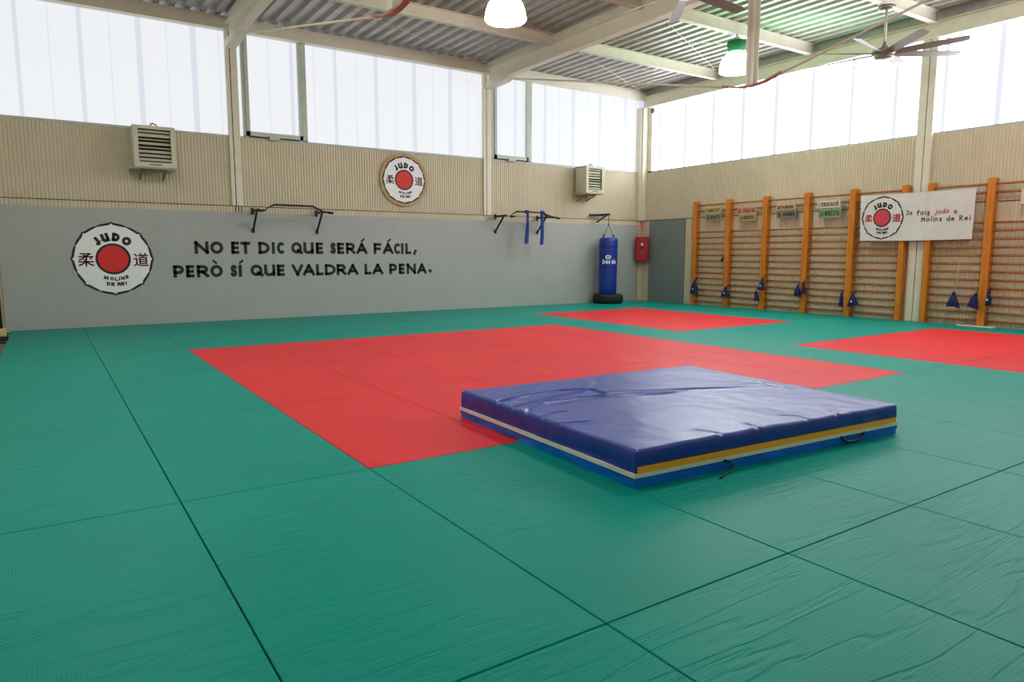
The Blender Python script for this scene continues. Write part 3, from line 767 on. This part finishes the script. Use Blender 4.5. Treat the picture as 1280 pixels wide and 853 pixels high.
# ------------------------------------------------------------------ crash mat
CA, CB, CC, CD = Vector((1.035, .945)), Vector((3.35, .79)), Vector((3.455, 2.765)), Vector((1.085, 2.87))
def quadpt(s, t): return (CA * (1 - s) + CB * s) * (1 - t) + (CD * (1 - s) + CC * s) * t
FOLDS = [
 ([(1.03, 2.36), (1.19, 2.38), (1.4, 2.40), (1.68, 2.42), (1.90, 2.33), (1.86, 2.14), (2.1, 2.06), (2.48, 1.92), (2.8, 1.82), (3.18, 1.70)], .022, .020),
 ([(1.03, 2.16), (1.32, 2.22), (1.64, 2.28), (1.87, 2.30)], .015, .016),
 ([(1.02, 1.96), (1.16, 2.08), (1.33, 2.14), (1.62, 2.13), (1.93, 2.02), (2.4, 1.86)], .018, .018),
 ([(1.02, 1.80), (1.2, 1.88), (1.36, 1.85)], .007, .014), ([(1.02, 1.64), (1.16, 1.59), (1.28, 1.55)], .006, .014),
 ([(1.1, 2.56), (1.33, 2.74), (1.49, 2.84)], .006, .014), ([(1.08, 2.48), (1.5, 2.56), (1.7, 2.7)], .006, .015),
 ([(1.6, 1.1), (1.67, .99), (1.69, .87)], .006, .014), ([(1.99, 1.04), (1.98, .90), (1.92, .80)], .006, .014), ([(2.33, 1.05), (2.44, .95), (2.42, .83)], .006, .014),
 ([(2.76, .92), (2.69, .80)], .005, .013), ([(1.92, 2.34), (2.1, 2.5), (2.3, 2.76)], .005, .03),
]
def segd(p, a, b):
    ab = b - a; t = max(0, min(1, (p - a).dot(ab) / ab.length_squared)); d = p - (a + ab * t)
    side = ab.x * (p.y - a.y) - ab.y * (p.x - a.x)
    return d.length, t, 1 if side > 0 else -1
def fold_z(p):
    z = 0
    for pts, amp, wd in FOLDS:
        best = (9, 0, 1); n_ = len(pts) - 1
        for i in range(n_):
            d, t, sd = segd(p, Vector(pts[i]), Vector(pts[i + 1]))
            if d < best[0]: best = (d, (i + t) / n_, sd)
        d, t, sd = best
        if d > .16: continue
        tp = min(1, (1 - t) * 4 + .05, .12 + t * 5) if len(pts) > 2 else 1
        q = d * sd
        z += amp * tp * (-1.0 * math.exp(-(q / wd) ** 2) + .32 * math.exp(-((d - 2.3 * wd) / (1.3 * wd)) ** 2))
    return z
crash = empty('crash_mat', (2.2, 1.85, 0), 'large blue crash mat with a yellow stripe lying on the tatami', 'crash mat')
ZT, ZB_ = .212, .082
prof = [(0, ZB_), (-.004, ZB_ + .03), (-.005, ZB_ + .075), (-.003, ZT - .018), (.002, ZT - .008), (.009, ZT - .002), (.02, ZT)]
def axis_vals(L_, step):
    offs = [q[0] for q in prof]; n_ = int((L_ - 2 * offs[-1]) / step); inner = [offs[-1] + (L_ - 2 * offs[-1]) * k / n_ for k in range(1, n_)]
    a = [(o_, z) for o_, z in prof] + [(v, ZT) for v in inner] + [(L_ - o_, z) for o_, z in reversed(prof)]
    return a
LX, LY = 2.32, 1.95
ax = axis_vals(LX, .0135); ay = axis_vals(LY, .0135); vs = []; fs = []
for a, za in ax:
    for b, zb in ay:
        q = quadpt(a / LX, b / LY); z = min(za, zb)
        if z > ZT - .02:
            z += fold_z(q) + .006 * noise.noise(Vector((q.x * 2.2, q.y * 2.2, 0))) + .0025 * noise.noise(Vector((q.x * 9, q.y * 7, 3)))
            edge = min(a, LX - a, b, LY - b); z += .006 * min(1, edge / .6) - .002
        else:
            k = .006 * noise.noise(Vector((q.x * 7, q.y * 7, z * 4))); q = q + Vector((k, k))
        vs.append((q.x, q.y, z))
nb = len(ay)
for i in range(len(ax) - 1):
    for j in range(nb - 1): fs.append((i * nb + j, (i + 1) * nb + j, (i + 1) * nb + j + 1, i * nb + j + 1))
cover = MB().add(vs, fs, True).build('mat_cover', NAVY, crash, label='creased navy vinyl cover')
def skirt(offp, z0f, z1f, material, name, sides=(0, 1, 2, 3), inset=0.0, n_=60, wob=0.0, thick=.0):
    """vertical band around the footprint; offp = outward offset at bottom, top"""
    C4 = [CA, CB, CC, CD]; cen = (CA + CB + CC + CD) / 4; m = MB()
    for s_ in sides:
        a, b = C4[s_], C4[(s_ + 1) % 4]; d = (b - a).normalized(); nrm = Vector((d.y, -d.x)); vs = []; fs = []
        for k in range(n_ + 1):
            t = k / n_; p = a.lerp(b, t)
            for lv in range(4):
                f = lv / 3; off = offp[0] * (1 - f) + offp[1] * f + (wob * noise.noise(Vector((p.x * 9, p.y * 9, f * 2))) if wob else 0)
                tt = max(-.0, min(1.0, t)); e = p + nrm * off
                # close the corners
                if k == 0: e = e - d * off
                if k == n_: e = e + d * off
                vs.append((e.x, e.y, z0f(p) + (z1f(p) - z0f(p)) * f))
        for k in range(n_):
            for lv in range(3): fs.append((k * 4 + lv, (k + 1) * 4 + lv, (k + 1) * 4 + lv + 1, k * 4 + lv + 1))
        m.add(vs, fs, True)
        top = [vs[k * 4 + 3] for k in range(n_ + 1)]; inn = [(x + (cen.x - x) * .05, y + (cen.y - y) * .05, z) for x, y, z in top]
        m.add(top + inn, [(k, k + 1, n_ + 2 + k, n_ + 1 + k) for k in range(n_)])
    return m.build(name, material, crash)
skirt((.006, .013), lambda p: .001, lambda p: .057 + .003 * noise.noise(Vector((p.x * 3, p.y * 3, 0))), BLUE, 'mat_base', wob=.009)
skirt((.017, .017), lambda p: .060, lambda p: .082, WBAND, 'white_piping', n_=30)
MB().add([(CA.x, CA.y, .003), (CB.x, CB.y, .003), (CC.x, CC.y, .003), (CD.x, CD.y, .003)], [(0, 3, 2, 1)]).build('mat_underside', BLUE, crash)
# yellow stripe on the front face only
d = (CB - CA).normalized(); nrm = Vector((d.y, -d.x)); vs = []; fs = []
for k in range(41):
    p = CA.lerp(CB, .004 + .992 * k / 40) + nrm * .0135
    vs += [(p.x, p.y, .083), (p.x, p.y, .117)]
for k in range(40): fs.append((2 * k, 2 * k + 2, 2 * k + 3, 2 * k + 1))
nv = len(vs); vs += [(x - nrm.x * .008, y - nrm.y * .008, z) for x, y, z in vs]
fs += [(1 + 2 * k, 3 + 2 * k, nv + 3 + 2 * k, nv + 1 + 2 * k) for k in range(40)] + [(0, 1, nv + 1, nv), (80, nv + 80, nv + 81, 81)]
MB().add(vs, fs).build('yellow_stripe', YEL, cover)
def fr(t, z, out): p = CA.lerp(CB, t) + nrm * out; return (p.x, p.y, z)
MB().tube([fr(.275, .062, .012), fr(.29, .055, .03), fr(.30, .03, .04), fr(.288, .012, .05), fr(.255, .007, .075), fr(.235, .006, .10), fr(.222, .008, .115)], .0065, 8).build('strap_cord', BLACK, crash)
MB().tube([fr(.735, .062, .012), fr(.742, .045, .022), fr(.758, .022, .026), fr(.80, .018, .026), fr(.832, .03, .024), fr(.842, .062, .012)], .0085, 8).build('strap_handle', BLACK, crash)
# worn white marks on the cover
for pts in ([(3.12, 1.90), (3.17, 1.87), (3.22, 1.82), (3.2, 1.78)], [(3.2, 1.72), (3.22, 1.66), (3.19, 1.57)], [(3.17, 1.66), (3.24, 1.62)], [(2.14, 1.68), (2.23, 1.60)]):
    vs2, fs2 = ribbon(pts, .014 if pts[0][0] > 3 else .006)
    MB().add([(v[0], v[1], ZT + .0065 + fold_z(Vector((v[0], v[1])))) for v in vs2], fs2).build('worn_mark', WHITEP, cover)
for z in (.165, .20): MB().lathe([(.006, 0), (.005, .003), (0, .004)], (CA.x + .012, CA.y + .006, z), 8).build('corner_rivet', WHITEP, cover)

# ------------------------------------------------------------------ unit heaters on the back wall
def heater(x0, x1, z0, z1, yf, label, seed):
    rnd = random.Random(seed); yb = 12.285
    r = empty('unit_heater', ((x0 + x1) / 2, yb, z0), label, 'heater', 'louvred unit heaters on the back wall')
    # open casing: four walls and a back
    t = .02
    MB().box(x0, x0 + t, yf, yb - .08, z0, z1).box(x1 - t, x1, yf, yb - .08, z0, z1).box(x0, x1, yf, yb - .08, z0, z0 + t).box(x0, x1, yf, yb - .08, z1 - t, z1).box(x0, x1, yb - .1, yb - .08, z0, z1).build('casing', HEAT, r)
    fw = .075
    MB().box(x0, x0 + fw, yf - .012, yf, z0, z1).box(x1 - fw, x1, yf - .012, yf, z0, z1).box(x0 + fw, x1 - fw, yf - .012, yf, z0, z0 + fw + .01).box(x0 + fw, x1 - fw, yf - .012, yf, z1 - fw * .75, z1).build('front_frame', HEAT, r)
    MB().box(x0 + t, x1 - t, yf + .12, yf + .14, z0 + t, z1 - t).build('inner_grille', HEATD, r)
    nl = 8; zz = z0 + fw + .02; step = (z1 - z0 - 1.75 * fw - .02) / nl
    for k in range(nl):
        tilt = rnd.choice((.35, .5, .5, .75, 1.15)) if k in (3, 5, 6) else .6 + .25 * rnd.random()
        h = step * .62; dz = h * math.sin(tilt); dy = h * math.cos(tilt)
        zc = zz + step * (k + .5)
        MB().bar((x0 + fw - .01, yf + .03, zc), (x1 - fw + .01, yf + .03, zc), h * 1.35, .008, (0, -math.cos(tilt), math.sin(tilt))).build('louver', HEAT, r)
    MB().box((x0 + x1) / 2 - .09, (x0 + x1) / 2 + .09, yf - .014, yf - .011, z0 + .035, z0 + .055).build('name_plate', GREYM, r)
    # wall shelf and pipes
    MB().prism([(yf + .02, z0 - .018), (yf + .02, z0), (yb, z0), (yb, z0 - .018)], 0, x0 - .05, x1 + .01).build('support_shelf', HEAT, r)
    for xx in (x0 + .12, x1 - .16):
        MB().bar((xx, yf + .12, z0 - .03), (xx, yb - .01, z0 - .16), .03, .03).build('support_arm', GREYM, r)
    MB().bar((x0 + .1, yf + .14, z0 - .04), (x1 - .14, yf + .14, z0 - .04), .03, .03).build('support_rail', GREYM, r)
    xm = (x0 + x1) / 2 + .01
    MB().tube([(xm - .03, yf + .2, z1), (xm - .03, yf + .2, z1 + .06), (xm, yf + .2, z1 + .075), (xm + .06, yf + .2, z1 + .05), (xm + .06, yf + .2, z1)], .014, 8).build('pipe_bend', RUST, r)
    return r
heater(-.10, .545, 2.70, 3.385, 11.78, 'louvred unit heater over the large painted emblem', 3)
heater(9.69, 10.27, 2.74, 3.39, 11.78, 'louvred unit heater near the corner over the punching bag', 5)

# ------------------------------------------------------------------ pull-up bars
YP = YA - .006
def pullup(xa, xb, x0, x1, z, zb, yo, label):
    """wall brackets at xa, xb; bar reaches from x0 to x1"""
    r = empty('pull_up_bar', ((xa + xb) / 2, YP, z - .4), label, 'pull-up bar', 'black pull-up bars on the back wall')
    for k, x in enumerate((xa, xb)):
        MB().bbox(x - .03, x + .03, YP - .012, YP, z - .07, z + .06, .004).build('wall_plate', BLACK, r)
        MB().bar((x, YP, z), (x, yo, z), .045, .045).build('arm', BLACK, r)
        MB().bar((x, YP - .01, zb), (x, yo + .12, z - .01), .03, .03).build('brace', BLACK, r)
        MB().bbox(x - .03, x + .03, YP - .014, YP, zb - .05, zb + .03, .004).build('foot_plate', BLACK, r)
    gb = MB().tube([(x0, yo - .03, z - .02), (x0 + .14, yo, z - .005), (xa + .10, yo, z + .0), (xa + .28, yo, z + .10), (xb - .22, yo, z + .10), (xb - .02, yo, z + .0), (x1 - .12, yo, z - .005), (x1, yo - .03, z - .02)], .019, 10).build('grip_bar', BLACK, r)
    MB().tube([(x0, yo - .03, z - .02), (x0 + .1, yo - .008, z - .009)], .024, 10).build('hand_grip', RUB, gb)
    MB().tube([(x1 - .1, yo - .008, z - .009), (x1, yo - .03, z - .02)], .024, 10).build('hand_grip', RUB, gb)
    return r
pullup(1.87, 3.10, 1.86, 3.27, 2.05, 1.69, 11.72, 'black pull-up bar over the upper slogan line')
p2 = pullup(7.32, 8.52, 7.42, 8.82, 2.11, 1.77, 11.72, 'black pull-up bar with two blue belts hanging from it')
# second grip of the multi-grip bar
MB().tube([(8.30, 11.72, 2.21), (8.50, 11.60, 2.12), (8.62, 11.56, 2.10)], .017, 8).build('angled_grip', BLACK, p2)
def belt(x, zlow, off, label):
    r = empty('judo_belt', (x, 11.72, zlow), label, 'belt', 'blue belts over the pull-up bar')
    for s_, dx, dz in ((-1, -.012, 0), (1, .014, .03)):
        pts = []
        vs = []; fs = []; n_ = 16
        for k in range(n_ + 1):
            t = k / n_; z = 2.235 - t * (2.235 - zlow - dz); tw = .9 * math.sin(3 * t + off + s_)
            cx = x + dx + .02 * math.sin(4 * t + off) + off * .02 * t; hw = .05 * (.62 + .5 * t)
            yy = 11.72 + s_ * (.026 - .012 * t)
            vx = Vector((math.cos(tw * .5), math.sin(tw * .5) * .4)) * hw
            for a in (-1, 1): vs.append((cx + vx.x * a, yy + vx.y * a - .004, z))
            for a in (1, -1): vs.append((cx + vx.x * a, yy + vx.y * a + .004, z))
        for k in range(n_):
            for q in range(4): fs.append((k * 4 + q, k * 4 + (q + 1) % 4, (k + 1) * 4 + (q + 1) % 4, (k + 1) * 4 + q))
        fs += [(0, 1, 2, 3), (n_ * 4 + 3, n_ * 4 + 2, n_ * 4 + 1, n_ * 4)]
        MB().add(vs, fs, True).build('belt_tail', BELT, r)
    MB().tube([(x - .05, 11.72, 2.212), (x - .015, 11.72, 2.215), (x + .02, 11.72, 2.215), (x + .055, 11.72, 2.212)], [.034, .042, .042, .034], 12).build('belt_loop', BELT, r)
belt(7.885, 1.48, .3, 'blue belt hanging nearer the steel column on the pull-up bar')
belt(8.325, 1.46, -1.2, 'blue belt hanging nearer the punching bag on the pull-up bar')

# ------------------------------------------------------------------ punching bag, bracket and tyre
BX, BYY = 10.47, 11.80
r = empty('bag_bracket', (BX, 12.2, 2.1), 'black wall bracket carrying the punching bag chain', 'bracket')
MB().bar((10.20, YA + .03, 2.24), (10.62, YA - .02, 2.24), .04, .05).build('wall_plate', BLACK, r)
MB().bar((10.40, YA + .02, 2.24), (BX, BYY - .03, 2.24), .045, .045).build('arm', BLACK, r)
MB().bar((10.42, YA, 2.06), (BX, BYY + .08, 2.225), .03, .03).build('brace', BLACK, r)
r = empty('punching_bag', (BX, BYY, .12), 'tall blue punching bag hanging by chains into a tyre', 'punching bag')
MB().lathe([(.0, .0), (.20, .0), (.222, .03), (.228, .5), (.232, 1.0), (.236, 1.42), (.232, 1.50), (.20, 1.535), (.0, 1.54)], (BX, BYY, .12), 32).build('bag_body', BAGB, r); body = r.children[0]
MB().lathe([(.2335, 1.30), (.2385, 1.31), (.2385, 1.345), (.2335, 1.355)], (BX, BYY, .12), 32, True).build('bag_band', mat('dark_blue_seam', srgb(10, 40, 128), .45), r)
for a in (183, 273, 3, 93):
    c = math.radians(a); px, py = BX + .205 * math.cos(c), BYY + .205 * math.sin(c)
    MB().bar((px, py, 1.60), (BX + .16 * math.cos(c), BYY + .16 * math.sin(c), 1.73), .05, .012).build('strap_tab', BAGB, r)
    MB().tube([(BX + .16 * math.cos(c), BYY + .16 * math.sin(c), 1.72), (BX, BYY, 1.98)], .007, 6).build('chain', CHAIN, r)
MB().lathe([(.0, -.03), (.024, -.02), (.024, .02), (.0, .03)], (BX, BYY, 1.985), 10).build('swivel', GREYM, r)
MB().tube([(BX, BYY, 2.0), (BX + .006, BYY, 2.08), (BX - .006, BYY, 2.14), (BX, BYY, 2.22)], .009, 6).build('chain', CHAIN, r)
# printed mark: eye-like oval over two short words, wrapped on the bag
bag_sh = Sheet(lambda u, v, h: (BX + (.2345 + h) * math.sin(u / .233 + CAMA), BYY - (.2345 + h) * math.cos(u / .233 + CAMA), v))
CAMA = -.70
m = MB()
GL['a'] = [arc(.45, .4, .42, .38, 30, 390, 12), [(.9, .8), (.9, 0)]]; GL['e'] = [[(.08, .42), (.85, .42)] + arc(.46, .42, .4, .4, 0, 300, 12)]
GL['d'] = [arc(.45, .4, .42, .38, 30, 390, 12), [(.9, 1.1), (.9, 0)]]; GL['o'] = [arc(.5, .4, .45, .4, 0, 360, 14)]
x = -.155
for ch, ww, sp in (('D', .075, .012), ('a', .055, .010), ('e', .055, .03), ('d', .055, .010), ('o', .06, 0)):
    bag_sh.flat(m, shift(glyph2d(ch, ww, .105, .022), x, 1.00), 0, .002); x += ww + sp
m.build('lettering', WHITEP, body)
m = MB(); bag_sh.flat(m, shift(ringp(lambda a: .040 * (1 + .45 * abs(math.cos(a))) - .016, lambda a: .045 * (1 + .6 * abs(math.cos(a)))), -.005, 1.17), 0, .002)
bag_sh.flat(m, shift(disc(.016, 16, 1), -.005, 1.17), 0, .002); m.build('eye_mark', WHITEP, body)
ty = MB().lathe([(.245, .02), (.26, .0), (.34, .0), (.375, .03), (.385, .08), (.385, .15), (.375, .20), (.34, .23), (.26, .23), (.245, .21), (.30, .17), (.31, .115), (.30, .06)], (BX + .02, BYY, 0), 36, True).build('tyre', RUB)
tag(ty, 'black tyre on the floor around the foot of the punching bag', 'tyre')

# ------------------------------------------------------------------ fire hose cabinet and sign in the corner
r = empty('fire_cabinet', (11.95, 12.0, 1.05), 'dark red fire cabinet on the corner beside the grey door', 'fire cabinet')
def corner(mb):
    c_, s_ = math.cos(-PI / 4), math.sin(-PI / 4)
    mb.v = [(11.895 + x * c_ - y * s_, 12.055 + x * s_ + y * c_, z) for x, y, z in mb.v]; return mb
corner(MB().bbox(-.17, .17, -.15, 0, 1.05, 1.71, .02)).build('cabinet_body', FIRE, r)
cdoor = corner(MB().bbox(-.15, .15, -.156, -.145, 1.07, 1.69, .004)).build('cabinet_door', FIRE, r)
corner(MB().bbox(-.022, .022, -.164, -.155, 1.47, 1.54, .004)).build('white_label', WHITEP, cdoor)
corner(MB().bbox(-.02, .02, -.175, -.155, 1.36, 1.46, .004)).build('handle', BLACK, cdoor)
corner(MB().bbox(-.018, .018, -.164, -.155, 1.28, 1.32, .004)).build('lock', GREYM, cdoor)
r = empty('fire_sign', (11.95, 12.21, 1.82), 'red and white fire equipment sign over the dark red cabinet', 'sign')
sh = Sheet(lambda u, v, h: (11.862 + u * .9, 12.196 - h, 1.80 + v))
rect = lambda a, b, c, d: ([Vector((a, c)), Vector((b, c)), Vector((b, d)), Vector((a, d))], [(0, 1, 2, 3)])
m = MB(); sh.flat(m, [rect(0, .20, 0, .31)], 0, .003); fsb = m.build('sign_board', mat('cream_card', srgb(222, 212, 196), .5), r)
m = MB(); sh.flat(m, [rect(.02, .18, .115, .295)], .003, .001); m.build('red_field', REDP, fsb)
m = MB(); sh.flat(m, [rect(.075, .098, .125, .21), ([Vector((.078, .215)), Vector((.095, .215)), Vector((.092, .25)), Vector((.05, .27))], [(0, 1, 2, 3)]), rect(.032, .055, .125, .2), rect(.03, .07, .225, .285)], .004, .001); m.build('extinguisher_symbol', WHITEP, fsb)
m = MB(); sh.flat(m, [rect(.115, .165, .20, .28), rect(.125, .16, .14, .18)], .004, .0008); m.build('flame_symbol', mat('pale_red_print', srgb(232, 150, 140), .5), fsb)
m = MB(); sh.flat(m, [rect(.025, .175, .075, .098), rect(.025, .175, .04, .062)], .003, .001); m.build('text_lines', mat('faded_red_text', srgb(196, 128, 120), .5), fsb)

# ------------------------------------------------------------------ lamps
def lamp(x, y, shade, label):
    r = empty('high_bay_lamp', (x, y, 4.62), label, 'lamp', 'high bay lamps under the roof')
    z = 4.62
    MB().lathe([(.295, 0), (.305, .015), (.302, .05), (.285, .14), (.25, .23), (.20, .30), (.15, .345), (.14, .35)], (x, y, z), 32).build('lamp_shade', shade, r)
    MB().lathe([(.0, -.012), (.285, -.006), (.285, .0), (.0, .0)], (x, y, z), 32).build('lamp_mouth', MOUTH, r)
    MB().lathe([(.0, .345), (.145, .345), (.15, .38), (.165, .42), (.175, .52), (.17, .545), (.0, .555)], (x, y, z), 24).build('ballast_cap', GCAP, r)
    MB().tube([(x, y, z + .55), (x + .025, y, z + .60), (x + .03, y, z + .64), (x, y, z + .68)], .008, 6).build('hook', GREYM, r)
    MB().tube([(x - .04, y, z + .55), (x - .03, y, z + .62), (x, y, z + .68)], .006, 6).build('supply_cord', BLACK, r)
    return r
lamp(4.36, 7.25, SHADE_A, 'glowing bell-shaped lamp over the middle bay')
lamp(9.50, 7.25, SHADE_B, 'glowing bell-shaped lamp with green cap beside the strut')
lamp(-.9, 7.25, SHADE_A, 'glowing bell-shaped lamp beside the left wall')
lamp(4.36, 2.50, SHADE_A, 'glowing bell-shaped lamp over the crash mat')
lamp(9.35, 2.45, SHADE_A, 'glowing bell-shaped lamp over the nearer red square')
lamp(-.9, 2.50, SHADE_A, 'glowing bell-shaped lamp over the camera side')

# ------------------------------------------------------------------ ceiling fans
def fan(x, y, z, rot, label):
    r = empty('ceiling_fan', (x, y, z), label, 'ceiling fan', 'eight-bladed ceiling fans')
    MB().lathe([(.0, 5.23), (.10, 5.235), (.13, 5.26), (.13, 5.30), (.0, 5.30)], (x, y, 0), 24).build('canopy', FANM, r)
    MB().tube([(x, y, 5.25), (x, y, z + .12)], .022, 12).build('down_rod', WCABLE, r)
    MB().lathe([(.02, .22), (.03, .17), (.06, .12), (.13, .08), (.13, .075)], (x, y, z), 24).build('hub_cone', FANM, r)
    MB().lathe([(.0, .08), (.17, .08), (.185, .06), (.185, .015), (.15, .0), (.15, -.03), (.17, -.04), (.12, -.07), (.0, -.08)], (x, y, z), 32).build('motor_housing', FANM, r)
    proto = None
    for k in range(8):
        a = math.radians(rot + 45 * k)
        if proto is None:
            vs = []; fs = []; n_ = 10
            for i in range(n_ + 1):
                t = i / n_; rad = .15 + t * 1.10; hw = .055 + .02 * min(1, t * 3); 
                if i == n_: hw *= .82
                tl = -.42 + .16 * t
                for e, th in ((-1, .004), (1, .004), (1, -.004), (-1, -.004)):
                    sl = .03 if (i == n_ and e > 0) else 0
                    vs.append((rad - sl, e * hw * math.cos(tl), .02 + e * hw * math.sin(tl) + th))
            for i in range(n_):
                for q in range(4): fs.append((i * 4 + q, i * 4 + (q + 1) % 4, (i + 1) * 4 + (q + 1) % 4, (i + 1) * 4 + q))
            fs += [(3, 2, 1, 0), (n_ * 4, n_ * 4 + 1, n_ * 4 + 2, n_ * 4 + 3)]
            o = MB().add(vs, fs).build('fan_blade', FANB, loc=(0, 0, 0)); o.parent = r; o.location = (0, 0, 0); proto = o
        else:
            o = proto.copy(); COL.objects.link(o); o.parent = r
        o.rotation_euler = (0, 0, a)
    return r
fan(10.36, 4.93, 4.53, 10, 'eight-bladed ceiling fan before the window of the right wall')
fan(5.53, 4.86, 4.55, 5, 'ceiling fan in the middle bay with only blade tips showing')

# ------------------------------------------------------------------ small things
r = empty('alarm_speaker', (11.9, 11.78, 4.86), 'small dark grey round alarm hanging in the roof corner', 'alarm')
MB().lathe([(.0, .0), (.04, .01), (.062, .05), (.055, .10), (.03, .13), (.0, .135)], (11.9, 11.78, 4.86), 16).build('alarm_body', mat('dark_grey_plastic', srgb(104, 100, 98), .5), r)
MB().tube([(11.9, 11.78, 4.985), (11.93, 11.80, 5.02), (11.95, 11.82, 5.07)], .012, 6).build('alarm_arm', WBAND, r)
r = empty('post_stand', (-2.08, 10.75, 0), 'thin black post on a pale block at the edge of the mats', 'post')
MB().bbox(-2.16, -1.98, 10.62, 10.88, 0, .06, .015).build('rubber_foot', RUB, r)
MB().bbox(-2.13, -2.0, 10.68, 10.85, .06, .17, .01).build('pale_block', BEIGEW, r)
MB().tube([(-2.055, 10.76, .17), (-2.055, 10.76, 1.45)], .02, 10).build('post', BLACK, r)
